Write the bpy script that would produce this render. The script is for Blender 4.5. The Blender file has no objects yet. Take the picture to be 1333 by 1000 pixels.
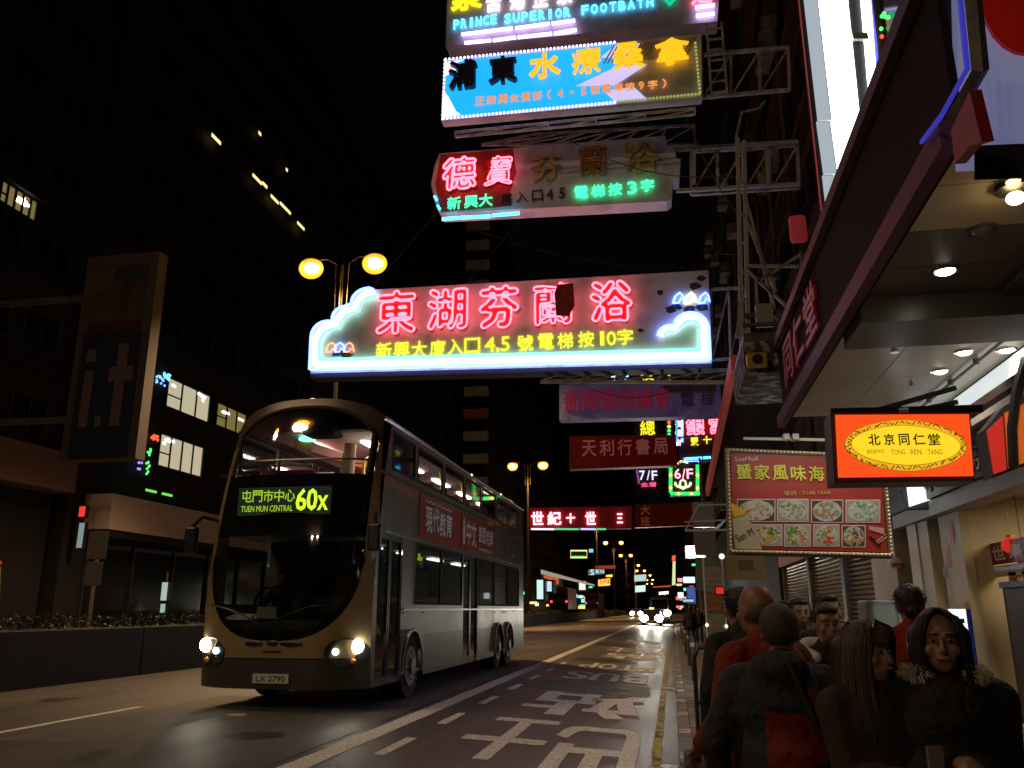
import bpy, bmesh, math, random
from mathutils import Vector, Matrix, Euler
random.seed(7)
SC = bpy.context.scene
COL = SC.collection
R = math.radians

# ------------------------------------------------------------------ camera
CAM_H = 1.45
FPX = 1083.0
PITCH = math.atan(293/1083)
YAW = math.atan(209/(1083/math.cos(PITCH)))
cd = bpy.data.cameras.new('camera'); cam = bpy.data.objects.new('camera', cd); COL.objects.link(cam)
cd.sensor_width = 36; cd.lens = 36*FPX/1333; cd.clip_end = 2500; cd.clip_start = .05
cam.location = (0, 0, CAM_H); cam.rotation_euler = (math.pi/2+PITCH, 0, YAW)
SC.camera = cam
SC.render.engine = 'CYCLES'
SC.cycles.use_denoising = True
SC.cycles.max_bounces = 6
SC.cycles.diffuse_bounces = 3
SC.cycles.glossy_bounces = 3
SC.cycles.transparent_max_bounces = 10
SC.cycles.sample_clamp_indirect = 4
SC.view_settings.view_transform = 'Standard'
SC.view_settings.look = 'None'
SC.view_settings.exposure = 0
SC.view_settings.gamma = 1
# ------------------------------------------------------------------ night sky
W = bpy.data.worlds.new('World'); SC.world = W; W.use_nodes = True
bg = W.node_tree.nodes['Background']; bg.inputs[0].default_value = (.55, .5, .7, 1); bg.inputs[1].default_value = .0018

# ------------------------------------------------------------------ measuring: a point of the street seen in direction (px, py), at a known plane
def ray(px, py):
    x = (px-666.5)/FPX; z = -(py-500)/FPX
    fy = math.cos(PITCH)-z*math.sin(PITCH); fz = math.sin(PITCH)+z*math.cos(PITCH)
    return Vector((x*math.cos(YAW)-fy*math.sin(YAW), x*math.sin(YAW)+fy*math.cos(YAW), fz))
C0 = Vector((0, 0, CAM_H))
def onx(px, py, X): r = ray(px, py); return C0+r*(X/r.x)
def ony(px, py, Y): r = ray(px, py); return C0+r*(Y/r.y)
def onz(px, py, Z): r = ray(px, py); return C0+r*((Z-CAM_H)/r.z)

def zroad(x):
    if x > 0: return -.12
    if x > -4: return -.12-.055*x
    if x > -8: return .1
    return .1-(-8-x)*.025
ZP = -.02      # pavement top

# ------------------------------------------------------------------ materials
_m = {}
def M(name, col=(.5, .5, .5), rough=.6, metal=0, emis=None, est=0, noise=None, bump=0, bscale=60, bdist=.01, alpha=1, trans=0, spec=.5, coat=0, dirt=None):
    if name in _m: return _m[name]
    m = bpy.data.materials.new(name); m.use_nodes = True; nt = m.node_tree
    b = nt.nodes['Principled BSDF']
    b.inputs['Base Color'].default_value = (*col, 1); b.inputs['Roughness'].default_value = rough
    b.inputs['Metallic'].default_value = metal; b.inputs['Specular IOR Level'].default_value = spec
    b.inputs['Coat Weight'].default_value = coat
    if trans: b.inputs['Transmission Weight'].default_value = trans
    if alpha < 1: b.inputs['Alpha'].default_value = alpha
    if emis:
        b.inputs['Emission Color'].default_value = (*emis, 1); b.inputs['Emission Strength'].default_value = est
    tc = None
    if noise or bump or dirt:
        tc = nt.nodes.new('ShaderNodeTexCoord')
    if noise:
        sc, amt = noise
        n = nt.nodes.new('ShaderNodeTexNoise'); n.inputs['Scale'].default_value = sc; n.inputs['Detail'].default_value = 6
        nt.links.new(tc.outputs['Object'], n.inputs['Vector'])
        r = nt.nodes.new('ShaderNodeValToRGB'); nt.links.new(n.outputs[0], r.inputs[0])
        e = r.color_ramp.elements; e[0].position = .3; e[1].position = .7
        e[0].color = (*[c*(1-amt) for c in col], 1); e[1].color = (*[min(1, c*(1+amt)) for c in col], 1)
        out = r.outputs[0]
        if dirt:
            n2 = nt.nodes.new('ShaderNodeTexNoise'); n2.inputs['Scale'].default_value = dirt[0]; n2.inputs['Detail'].default_value = 8
            nt.links.new(tc.outputs['Object'], n2.inputs['Vector'])
            r2 = nt.nodes.new('ShaderNodeValToRGB'); nt.links.new(n2.outputs[0], r2.inputs[0])
            r2.color_ramp.elements[0].position = .5; r2.color_ramp.elements[1].position = .62
            mx = nt.nodes.new('ShaderNodeMixRGB'); nt.links.new(r2.outputs[0], mx.inputs[0]); nt.links.new(out, mx.inputs[1])
            mx.inputs[2].default_value = (*dirt[1], 1); out = mx.outputs[0]
        nt.links.new(out, b.inputs['Base Color'])
        rr = nt.nodes.new('ShaderNodeMapRange'); nt.links.new(n.outputs[0], rr.inputs[0])
        rr.inputs[3].default_value = max(.02, rough-.12); rr.inputs[4].default_value = min(1, rough+.12)
        nt.links.new(rr.outputs[0], b.inputs['Roughness'])
    if bump:
        n = nt.nodes.new('ShaderNodeTexNoise'); n.inputs['Scale'].default_value = bscale; n.inputs['Detail'].default_value = 4
        nt.links.new(tc.outputs['Object'], n.inputs['Vector'])
        bp = nt.nodes.new('ShaderNodeBump'); bp.inputs['Strength'].default_value = bump; bp.inputs['Distance'].default_value = bdist
        nt.links.new(n.outputs[0], bp.inputs['Height']); nt.links.new(bp.outputs[0], b.inputs['Normal'])
    _m[name] = m; return m
def E(name, col=(1, 1, 1), st=1):
    return _m[name] if name in _m else M(name, (.02, .02, .02), .5, emis=col, est=st)
def glass(name, tint=(.6, .65, .65), al=.25, rough=.03):
    """thin tinted pane: mostly see-through with a real gloss"""
    if name in _m: return _m[name]
    m = bpy.data.materials.new(name); m.use_nodes = True; nt = m.node_tree
    for n in list(nt.nodes): nt.nodes.remove(n)
    o = nt.nodes.new('ShaderNodeOutputMaterial'); t = nt.nodes.new('ShaderNodeBsdfTransparent'); g = nt.nodes.new('ShaderNodeBsdfGlossy')
    t.inputs[0].default_value = (*tint, 1); g.inputs['Roughness'].default_value = rough
    f = nt.nodes.new('ShaderNodeFresnel'); f.inputs[0].default_value = 1.5
    a = nt.nodes.new('ShaderNodeMath'); a.operation = 'ADD'; a.use_clamp = True; a.inputs[1].default_value = al*.1
    mx = nt.nodes.new('ShaderNodeMixShader')
    nt.links.new(f.outputs[0], a.inputs[0]); nt.links.new(a.outputs[0], mx.inputs[0]); nt.links.new(t.outputs[0], mx.inputs[1]); nt.links.new(g.outputs[0], mx.inputs[2])
    nt.links.new(mx.outputs[0], o.inputs[0]); _m[name] = m; return m

# ------------------------------------------------------------------ objects
def tag(o, label=None, cat=None, group=None, kind=None):
    if label: o['label'] = label
    if cat: o['category'] = cat
    if group: o['group'] = group
    if kind: o['kind'] = kind
    return o
def thing(name, loc, label, cat, group=None, rz=0):
    o = bpy.data.objects.new(name, None); COL.objects.link(o); o.location = loc; o.rotation_euler = (0, 0, rz)
    o.empty_display_size = .2
    return tag(o, label, cat, group)
def link(name, me, parent=None, loc=(0, 0, 0), rot=(0, 0, 0)):
    o = bpy.data.objects.new(name, me); COL.objects.link(o); o.parent = parent; o.location = loc; o.rotation_euler = rot
    return o
def copy_tree(o, parent=None):
    c = o.copy(); COL.objects.link(c); c.parent = parent
    for ch in list(o.children): copy_tree(ch, c)
    return c

class MB:
    def __init__(s): s.v = []; s.f = []
    def add(s, vs, fs):
        n = len(s.v); s.v += [tuple(p) for p in vs]; s.f += [tuple(i+n for i in f) for f in fs]; return s
    def box(s, x0, y0, z0, x1, y1, z1):
        x0, x1 = min(x0, x1), max(x0, x1); y0, y1 = min(y0, y1), max(y0, y1); z0, z1 = min(z0, z1), max(z0, z1)
        return s.add([(x0, y0, z0), (x1, y0, z0), (x1, y1, z0), (x0, y1, z0), (x0, y0, z1), (x1, y0, z1), (x1, y1, z1), (x0, y1, z1)],
              [(0, 3, 2, 1), (4, 5, 6, 7), (0, 1, 5, 4), (1, 2, 6, 5), (2, 3, 7, 6), (3, 0, 4, 7)])
    def hexa(s, b, t):
        """bottom ring b, top ring t of 4 points"""
        return s.add(list(b)+list(t), [(0, 3, 2, 1), (4, 5, 6, 7), (0, 1, 5, 4), (1, 2, 6, 5), (2, 3, 7, 6), (3, 0, 4, 7)])
    def ring(s, rings, cap=True, closed=False):
        n = len(rings[0]); base = len(s.v)
        for r in rings: s.v += [tuple(p) for p in r]
        m = len(rings)
        for i in range(m if closed else m-1):
            a = base+i*n; b = base+((i+1) % m)*n
            for k in range(n): s.f.append((a+k, a+(k+1) % n, b+(k+1) % n, b+k))
        if cap and not closed:
            s.f.append(tuple(base+k for k in reversed(range(n)))); s.f.append(tuple(base+(m-1)*n+k for k in range(n)))
        return s
    def tube(s, pts, r, n=6, closed=False, r1=None):
        pts = [Vector(p) for p in pts]
        if len(pts) < 2: return s
        rings = []; m = len(pts); up = None
        for i, p in enumerate(pts):
            if closed: d = pts[(i+1) % m]-pts[i-1]
            else: d = (pts[min(i+1, m-1)]-pts[max(i-1, 0)])
            if d.length < 1e-9: d = Vector((0, 0, 1))
            d.normalize()
            if up is None:
                up = Vector((0, 0, 1)) if abs(d.z) < .9 else Vector((0, 1, 0))
            a = d.cross(up)
            if a.length < 1e-4: up = Vector((1, 0, 0)) if abs(d.x) < .9 else Vector((0, 1, 0)); a = d.cross(up)
            a.normalize(); b = a.cross(d).normalized()
            up = b
            rr = r if r1 is None else r+(r1-r)*i/(m-1)
            rings.append([p+a*math.cos(2*math.pi*k/n)*rr+b*math.sin(2*math.pi*k/n)*rr for k in range(n)])
        return s.ring(rings, closed=closed)
    def bar(s, p0, p1, w, h=None):
        h = h or w; p0 = Vector(p0); p1 = Vector(p1); d = (p1-p0).normalized()
        up = Vector((0, 0, 1)) if abs(d.z) < .9 else Vector((0, 1, 0))
        a = d.cross(up).normalized()*w/2; b = a.cross(d).normalized()*h/2
        return s.ring([[p-a-b, p+a-b, p+a+b, p-a+b] for p in (p0, p1)])
    def cyl(s, p0, p1, r, n=12, r1=None):
        return s.tube([p0, p1], r, n, r1=r1)
    def sphere(s, c, rad, nu=10, nv=7, rot=None):
        c = Vector(c); rx, ry, rz = rad if isinstance(rad, (tuple, list)) else (rad,)*3
        rings = []
        for j in range(1, nv):
            t = math.pi*j/nv; rings.append([(rx*math.sin(t)*math.cos(2*math.pi*k/nu), ry*math.sin(t)*math.sin(2*math.pi*k/nu), -rz*math.cos(t)) for k in range(nu)])
        base = len(s.v)
        def P(p):
            p = Vector(p)
            if rot: p = rot @ p
            return tuple(p+c)
        for r in rings: s.v += [P(p) for p in r]
        s.v.append(P((0, 0, -rz))); s.v.append(P((0, 0, rz))); m = len(rings)
        for i in range(m-1):
            a = base+i*nu
            for k in range(nu): s.f.append((a+k, a+(k+1) % nu, a+nu+(k+1) % nu, a+nu+k))
        for k in range(nu):
            s.f.append((base+m*nu, base+(k+1) % nu, base+k)); s.f.append((base+m*nu+1, base+(m-1)*nu+k, base+(m-1)*nu+(k+1) % nu))
        return s
    def caps(s, p0, p1, r0, r1=None, n=10):
        r1 = r0 if r1 is None else r1
        p0 = Vector(p0); p1 = Vector(p1); d = (p1-p0); L = max(d.length, 1e-6); d /= L
        prof = []
        for j in range(4): t = math.pi/2*(1-j/4); prof.append((-math.sin(t)*r0, max(math.cos(t)*r0, .02*r0)))
        prof.append((0, r0)); prof.append((L, r1))
        for j in range(1, 5): t = math.pi/2*j/4; prof.append((L+math.sin(t)*r1, max(math.cos(t)*r1, .02*r1)))
        up = Vector((0, 0, 1)) if abs(d.z) < .9 else Vector((0, 1, 0))
        a = d.cross(up).normalized(); b = a.cross(d).normalized()
        return s.ring([[p0+d*t+(a*math.cos(2*math.pi*k/n)+b*math.sin(2*math.pi*k/n))*r for k in range(n)] for t, r in prof])
    def prism(s, poly, f0, f1):
        """poly of 2-D points; f0, f1 map a 2-D point to 3-D for the two faces"""
        n = len(poly)
        return s.ring([[f0(p) for p in poly], [f1(p) for p in poly]])
    def mesh(s, name):
        me = bpy.data.meshes.new(name); me.from_pydata([tuple(v) for v in s.v], [], s.f); me.validate()
        bm = bmesh.new(); bm.from_mesh(me); bmesh.ops.recalc_face_normals(bm, faces=bm.faces); bm.to_mesh(me); bm.free()
        return me
    def build(s, name, mat, parent=None, smooth=False, bevel=0, loc=(0, 0, 0), kind=None, seg=2):
        me = s.mesh(name)
        if mat: me.materials.append(mat)
        if smooth:
            me.shade_smooth(); me.set_sharp_from_angle(angle=R(40))
        o = link(name, me, parent, loc)
        if bevel:
            b = o.modifiers.new('bevel', 'BEVEL'); b.width = bevel; b.segments = seg; b.limit_method = 'ANGLE'
        if kind: o['kind'] = kind
        return o

# ------------------------------------------------------------------ lettering
_cu = bpy.data.curves.new('lettering', 'FONT'); _to = bpy.data.objects.new('lettering', _cu); COL.objects.link(_to)
_gc = {}
def glyph(txt, res=3, spacing=1.0):
    k = (txt, res, spacing)
    if k in _gc: return _gc[k]
    _cu.body = txt; _cu.resolution_u = res; _cu.space_character = spacing
    _to.update_tag(); bpy.context.view_layer.update()
    me = bpy.data.meshes.new_from_object(_to.evaluated_get(bpy.context.evaluated_depsgraph_get()))
    v = [(p.co.x, p.co.y) for p in me.vertices]; f = []
    for p in me.polygons:
        q = tuple(p.vertices); ar = sum(v[q[i-1]][0]*v[q[i]][1]-v[q[i]][0]*v[q[i-1]][1] for i in range(len(q)))
        f.append(q if ar > 0 else tuple(reversed(q)))
    bpy.data.meshes.remove(me)
    x0 = min(p[0] for p in v); x1 = max(p[0] for p in v); y0 = min(p[1] for p in v); y1 = max(p[1] for p in v)
    _gc[k] = (v, f, (x0, y0, x1, y1)); return _gc[k]
def boundary(f):
    """directed rim edges, the filled side on their left"""
    seen = set()
    for p in f:
        for i in range(len(p)): seen.add((p[i], p[(i+1) % len(p)]))
    return [e for e in seen if (e[1], e[0]) not in seen]
def loops(f):
    nx = {}
    for a, b in boundary(f): nx.setdefault(a, []).append(b)
    out = []
    while nx:
        st = next(iter(nx)); lp = [st]; cur = st
        while cur in nx:
            q = nx[cur].pop(); 
            if not nx[cur]: del nx[cur]
            if q == st: break
            lp.append(q); cur = q
        if len(lp) > 2: out.append(lp)
    return out
def grow(pts, d):
    """push a rim loop outwards (away from the filled side) by d"""
    n = len(pts); out = []
    for i in range(n):
        a, b, c = pts[i-1], pts[i], pts[(i+1) % n]
        t = (c[0]-a[0], c[1]-a[1]); L = math.hypot(*t) or 1
        out.append((b[0]+t[1]/L*d, b[1]-t[0]/L*d))
    return out
def fit_text(txt, w, h, bold=0., res=3, spacing=1.0, keep=False):
    """glyph outline scaled into a w x h box, lower-left at 0,0 (keep: same scale both ways, centred)"""
    v, f, (x0, y0, x1, y1) = glyph(txt, res, spacing)
    sx = w/(x1-x0); sy = h/(y1-y0)
    if keep:
        s = min(sx, sy); ox = (w-s*(x1-x0))/2; oy = (h-s*(y1-y0))/2
        return [((x-x0)*s+ox, (y-y0)*s+oy) for x, y in v], f
    return [((x-x0)*sx, (y-y0)*sy) for x, y in v], f
def letter_mb(v, f, fn, depth, fat=0):
    """fn(x, y, d) -> 3-D. front face at d = depth, sides down to 0; fat thickens every stroke with a rounded rim"""
    mb = MB(); n = len(v)
    mb.v = [tuple(fn(x, y, depth)) for x, y in v]+[tuple(fn(x, y, 0)) for x, y in v]
    mb.f = list(f)
    if depth: mb.f += [(a, b, b+n, a+n) for a, b in boundary(f)]
    else: mb.v = mb.v[:n]
    if fat > 0:
        for lp in loops(f):
            pts = [v[i] for i in lp]; m = len(pts)
            q = []
            for i in range(m):     # mitre-limited outer rim
                a, b, c = pts[i-1], pts[i], pts[(i+1) % m]
                t0 = Vector((b[0]-a[0], b[1]-a[1])); t1 = Vector((c[0]-b[0], c[1]-b[1]))
                if t0.length < 1e-7: t0 = t1.copy()
                if t1.length < 1e-7: t1 = t0.copy()
                if t0.length < 1e-7: q.append(b); continue
                t0.normalize(); t1.normalize(); nn = Vector((t0.y+t1.y, -t0.x-t1.x)); L = nn.length
                if L < .5: nn = Vector((t0.x, t0.y)); L = 1
                k = min(fat/max(.35, L/2), fat*1.5); q.append((b[0]+nn.x/L*k, b[1]+nn.y/L*k))
            o = len(mb.v); e = depth*.12+.0006
            mb.v += [tuple(fn(x, y, depth)) for x, y in pts]+[tuple(fn(x, y, depth-e)) for x, y in q]+[tuple(fn(x, y, 0)) for x, y in q]
            for i in range(m):
                j = (i+1) % m; mb.f.append((o+i, o+m+i, o+m+j, o+j))
                if depth > .006: mb.f.append((o+m+i, o+2*m+i, o+2*m+j, o+m+j))
    return mb
def letter_build(mb, name, mat, parent):
    me = bpy.data.meshes.new(name); me.from_pydata([tuple(p) for p in mb.v], [], mb.f); me.validate(); me.materials.append(mat)
    return link(name, me, parent)
def smooth_loop(pts, sp, it=2):
    """resample a closed 2-D loop every sp and relax it: glass tube bends instead of sharp corners"""
    n = len(pts); L = [math.dist(pts[i], pts[(i+1) % n]) for i in range(n)]; T = sum(L)
    k = max(6, int(T/sp)); out = []; i = 0; acc = 0
    for j in range(k):
        t = T*j/k
        while acc+L[i] < t and i < n-1: acc += L[i]; i += 1
        u = (t-acc)/L[i] if L[i] else 0; a = pts[i]; b = pts[(i+1) % n]
        out.append((a[0]+(b[0]-a[0])*u, a[1]+(b[1]-a[1])*u))
    for _ in range(it):
        out = [((out[j-1][0]+2*out[j][0]+out[(j+1) % k][0])/4, (out[j-1][1]+2*out[j][1]+out[(j+1) % k][1])/4) for j in range(k)]
    return out
def text_flat(name, txt, w, h, mat, parent, fn, depth=.004, bold=0, keep=False, spacing=1.0, res=2):
    v, f = fit_text(txt, w, h, bold, res, spacing, keep)
    return letter_build(letter_mb(v, f, fn, depth, max(0, bold)*h), name, mat, parent)

# common materials
STEEL = M('painted_steel', (.12, .115, .11), .6, .3, noise=(5, .5))
RUST = M('weathered_steel', (.45, .42, .38), .65, .2, noise=(4, .5))
BLACK = M('black_plastic', (.012, .012, .014), .35)
BLACKM = M('black_matt', (.01, .01, .01), .85)
CHROME = M('bright_metal', (.6, .6, .6), .25, 1)
RUBBER = M('tyre_rubber', (.015, .015, .015), .8, bump=.3)
WHITE_E = E('white_lamp', (1, .97, .9), 9)
# ================================================================== ROAD AND GROUND
def asphalt():
    m = bpy.data.materials.new('asphalt'); m.use_nodes = True; nt = m.node_tree; L = nt.links
    b = nt.nodes['Principled BSDF']; tc = nt.nodes.new('ShaderNodeTexCoord')
    def noise(s, d=6, vec=None):
        n = nt.nodes.new('ShaderNodeTexNoise'); n.inputs['Scale'].default_value = s; n.inputs['Detail'].default_value = d
        L.new(vec or tc.outputs['Object'], n.inputs['Vector']); return n.outputs[0]
    def ramp(x, p0, c0, p1, c1):
        r = nt.nodes.new('ShaderNodeValToRGB'); e = r.color_ramp.elements
        e[0].position, e[1].position = p0, p1; e[0].color = (*c0, 1); e[1].color = (*c1, 1); L.new(x, r.inputs[0]); return r.outputs[0]
    mp = nt.nodes.new('ShaderNodeMapping'); mp.inputs['Scale'].default_value = (1, .12, 1); L.new(tc.outputs['Object'], mp.inputs[0])
    big = ramp(noise(.8, 5, mp.outputs[0]), .35, (.085, .077, .068), .68, (.15, .136, .12))
    fine = ramp(noise(95, 3), .3, (.45, .45, .45), .7, (1.5, 1.5, 1.5))
    mx = nt.nodes.new('ShaderNodeMixRGB'); mx.blend_type = 'MULTIPLY'; mx.inputs[0].default_value = 1
    L.new(big, mx.inputs[1]); L.new(fine, mx.inputs[2]); L.new(mx.outputs[0], b.inputs['Base Color'])
    mr = nt.nodes.new('ShaderNodeMapRange'); L.new(noise(1.7, 4, mp.outputs[0]), mr.inputs[0]); mr.inputs[3].default_value = .3; mr.inputs[4].default_value = .62
    L.new(mr.outputs[0], b.inputs['Roughness'])
    bp = nt.nodes.new('ShaderNodeBump'); bp.inputs['Strength'].default_value = .35; bp.inputs['Distance'].default_value = .012
    L.new(noise(120, 3), bp.inputs['Height']); L.new(bp.outputs[0], b.inputs['Normal'])
    return m
ASPH = asphalt()
PAINT = M('worn_road_paint', (.8, .77, .7), .7, noise=(14, .16), dirt=(26, (.45, .42, .37)), bump=.2)
YPAINT = M('worn_yellow_paint', (.5, .38, .06), .7, noise=(9, .3), dirt=(6, (.1, .09, .07)))
TAR = M('tar_seam', (.015, .014, .013), .7)

ground = MB().box(-600, -200, -.8, 600, 1500, -.4).build('ground', M('dark_earth', (.05, .045, .04), .9)); ground['kind'] = 'structure'
def sheet(name, xs, zf, y0, y1, mat):
    mb = MB()
    for i, x in enumerate(xs): mb.v += [(x, y0, zf(x)), (x, y1, zf(x))]
    for i in range(len(xs)-1): mb.f.append((2*i, 2*i+1, 2*i+3, 2*i+2))
    o = mb.build(name, mat); o['kind'] = 'structure'; return o
road = sheet('road', [-12.0, -8, -4, 0.0], zroad, -60, 900, ASPH)
far_road = sheet('opposite_road', [-24, -13.4], lambda x: 0, -60, 900, ASPH)

# painted markings, laid 5 mm proud of the asphalt and following its fall to the gutter
def drape(x, y, d=0): return (x, y, zroad(x)+.005+d)
def strip(name, x0, x1, y0, y1, mat, step=3., jag=0.):
    mb = MB(); n = max(1, int((y1-y0)/step)); 
    for i in range(n+1):
        y = y0+(y1-y0)*i/n; j0 = random.uniform(-jag, jag); j1 = random.uniform(-jag, jag)
        mb.v += [drape(x0+j0, y), drape(x1+j1, y)]
        if i: k = 2*i; mb.f.append((k-2, k-1, k+1, k))
    return letter_build(mb, name, mat, road)
strip('lane_line', -3.55, -3.31, 5, 130, PAINT, .35, .008)
strip('tar_joint', -3.66, -3.63, 2, 60, TAR, .5, .015)
for k in range(7):
    strip('broken_line', -3.02, -2.9, 8.6+k*2.35, 9.75+k*2.35, PAINT, .3, .006)
for k in range(26): strip('gutter_line', -.3, -.2, 5+k*1.62, 5+k*1.62+1.45, YPAINT, .18, .008)
for k in range(8): strip('lane_dash', -7.6, -7.48, 7.5+k*9, 11.5+k*9, PAINT, .5, .006)
def roadtext(t, x0, x1, y0, y1, bold=.02, clutter=0):
    v, f = fit_text(t, x1-x0, y1-y0, bold)
    mb = letter_mb(v, f, lambda x, y, d: drape(x1-x, y1-y), 0, bold*(x1-x0)*1.5)
    letter_build(mb, 'road_character', PAINT, road)
roadtext('巴', -1.42, -.5, 8.3, 11.75, .035)
roadtext('士', -2.42, -1.55, 8.9, 12.0, .035)
roadtext('站', -2.3, -.62, 12.8, 15.9, .03)
for i, c in enumerate('BUS'): roadtext(c, -.55-(i+1)*.64, -.55-i*.64-.1, 18.9, 21.0, .035)
for i, c in enumerate('STOP'): roadtext(c, -.42-(i+1)*.52, -.42-i*.52-.09, 22.4, 24.3, .03)
roadtext('站', -2.2, -.62, 27.2, 29.8, .03)
roadtext('巴', -1.42, -.5, 31, 34, .03); roadtext('士', -2.4, -1.6, 31, 34, .03)
roadtext('站', -2.2, -.62, 39, 43, .03)

# repairs, covers and stains in the carriageway
def quadpatch(name, x0, y0, x1, y1, mat, d=.0012, n=8):
    mb = MB()
    for i in range(n+1):
        y = y0+(y1-y0)*i/n; a = random.uniform(-.03, .03); b = random.uniform(-.03, .03)
        for x in (x0+a, x1+b): mb.v.append((x, y, zroad(x)+d))
        if i: k = 2*i; mb.f.append((k-2, k-1, k+1, k))
    letter_build(mb, name, mat, road)
PAT = M('newer_asphalt', (.035, .033, .031), .5, noise=(5, .3), bump=.4, bscale=110)
PAT2 = M('older_asphalt', (.13, .12, .105), .7, noise=(5, .25), bump=.4, bscale=110)
for q in ((-3.2, 16.2, -.5, 18.3, PAT2), (-2.9, 25.0, -1.1, 26.6, PAT), (-7.2, 8.4, -5.9, 13.2, PAT2), (-11, 7, -9.2, 11, PAT), (-3.25, 34.8, -.6, 38, PAT), (-6.5, 30, -4.4, 44, PAT2), (-10.8, 18, -9.0, 30, PAT2)): quadpatch('asphalt_patch', *q)
IRON = M('cast_iron_cover', (.03, .03, .03), .4, .6, bump=1, bscale=90)
for x, y in ((-1.2, 17.2), (-4.6, 9.2), (-9.6, 12.5), (-2.1, 26), (-5.6, 34)):
    c = MB(); c.v = [(x+.32*math.cos(a*math.pi/12), y+.32*math.sin(a*math.pi/12), zroad(x)+.004) for a in range(24)]; c.f = [tuple(range(24))]
    letter_build(c, 'manhole_cover', IRON, road)
for k in range(6): quadpatch('gully_grate', -.19, 9+k*9, -.02, 9.5+k*9, IRON, .004, 1)
# kerbs and pavement
CONC = M('kerb_concrete', (.2, .18, .155), .8, noise=(7, .3), bump=.4)
kerb = MB().box(0.002, -30, -.4, .15, 400, -.16).build('kerb_foundation', CONC); kerb['kind'] = 'structure'
ks = MB().box(0, 0, -.16, .15, .885, ZP+.005).mesh('kerb_stone'); ks.materials.append(CONC)
for k in range(52):
    o = link('kerb_stone', ks, kerb, (random.uniform(-.004, .004), 1+k*.9, random.uniform(-.004, .003)))
WORN = M('kerb_white_band', (.5, .47, .42), .8, noise=(12, .3), dirt=(10, (.12, .11, .1)))
for k in range(10):
    MB().box(.003, 7.5+k*1.8, ZP+.0055, .147, 7.9+k*1.8, ZP+.0095).build('worn_white_band', WORN, kerb)
pav = MB().box(.15, -30, -.4, 4.0, 400, ZP-.02).build('pavement', M('pavement_bed', (.09, .08, .07), .9)); pav['kind'] = 'structure'
SL = [M('paving_slab_%s' % n, c, .75, noise=(6, .3), bump=.3) for n, c in (('grey', (.15, .13, .115)), ('buff', (.18, .15, .12)), ('brown', (.13, .1, .085)))]
slm = []
for m in SL:
    me = MB().box(.004, .004, -.03, .476, .476, .02).mesh('paving_slab'); me.materials.append(m); slm.append(me)
for i in range(8):
    for j in range(36):
        link('paving_slab', random.choice(slm), pav, (.152+i*.481, 4+j*.481, ZP-.02+random.uniform(-.002, .002)))
for i in range(1):
    MB().box(.152, 4+36*.481, ZP-.018, 3.99, 399, ZP).build('distant_paving', SL[2], pav)
MB().box(.152, -29, ZP-.018, 3.99, 3.99, ZP).build('near_paving', SL[0], pav)
MB().box(3.9, 4, -.05, 4.05, 12, .13).build('step_edge', M('pale_stone', (.35, .33, .3), .6, noise=(5, .2)), pav)
lp = MB().box(-30, -60, -.3, -24, 900, .12).build('far_pavement', SL[2]); lp['kind'] = 'structure'
# median: concrete trough with a clipped hedge
med = thing('median_planter', (-12.7, 0, 0), 'long dark concrete planter with low clipped hedge dividing the two carriageways', 'planter')
PW = M('planter_concrete', (.03, .03, .034), .85, noise=(2, .35))
for k in range(44):
    MB().box(-.7, -12+k*5.02, -.1, .7, -12+k*5.02+5.0, 1.06).build('wall_panel', PW, med, bevel=.02, seg=1)
MB().box(-.7, 209, -.1, .7, 700, 1.1).build('distant_wall', PW, med)
lf = MB()
for k in range(16000):
    y = 4+abs(random.random()**1.7)*150; x = random.uniform(-.62, .62); z = 1.02+random.random()*(.3+.05*math.sin(y*1.3)); s = .035+.0006*y
    n = Vector((random.uniform(-1, 1), random.uniform(-1, 1), random.uniform(-.3, 1))).normalized(); a = n.orthogonal().normalized()*s; b = n.cross(a).normalized()*s*.6
    p = Vector((x, y, z)); lf.add([p-a, p-b, p+a, p+b], [(0, 1, 2, 3)])
hm = bpy.data.meshes.new('hedge'); hm.from_pydata(lf.v, [], lf.f); hm.materials.append(M('hedge_leaf', (.03, .035, .014), .6, noise=(3, .5)))
tagh = link('hedge_foliage', hm, med); tagh['kind'] = 'stuff'

# ================================================================== STREET LAMPS (on the median)
POLE = M('dark_lamp_pole', (.05, .045, .04), .6, .2)
SOD = E('sodium_lamp', (1, .72, .32), 30)
BOWL = glass('lamp_bowl', (1, .6, .15), .1)
n_ = BOWL.node_tree; e_ = n_.nodes.new('ShaderNodeEmission'); e_.inputs[0].default_value = (1, .42, .03, 1); e_.inputs[1].default_value = .9
a_ = n_.nodes.new('ShaderNodeAddShader'); o_ = n_.nodes['Material Output']; n_.links.new(o_.inputs[0].links[0].from_socket, a_.inputs[0]); n_.links.new(e_.outputs[0], a_.inputs[1]); n_.links.new(a_.outputs[0], o_.inputs[0])
lampdata = bpy.data.lights.new('sodium_light', 'POINT'); lampdata.energy = 3400; lampdata.color = (1, .82, .62); lampdata.shadow_soft_size = .3
near_lamp = bpy.data.lights.new('sodium_light', 'SPOT'); near_lamp.energy = 4300; near_lamp.color = (1, .76, .5); near_lamp.spot_size = R(126); near_lamp.spot_blend = .45; near_lamp.shadow_soft_size = .3
lampdata.energy = 1500
far_lamp = near_lamp.copy(); far_lamp.energy = 5000; far_lamp.color = (1, .6, .25)
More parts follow.
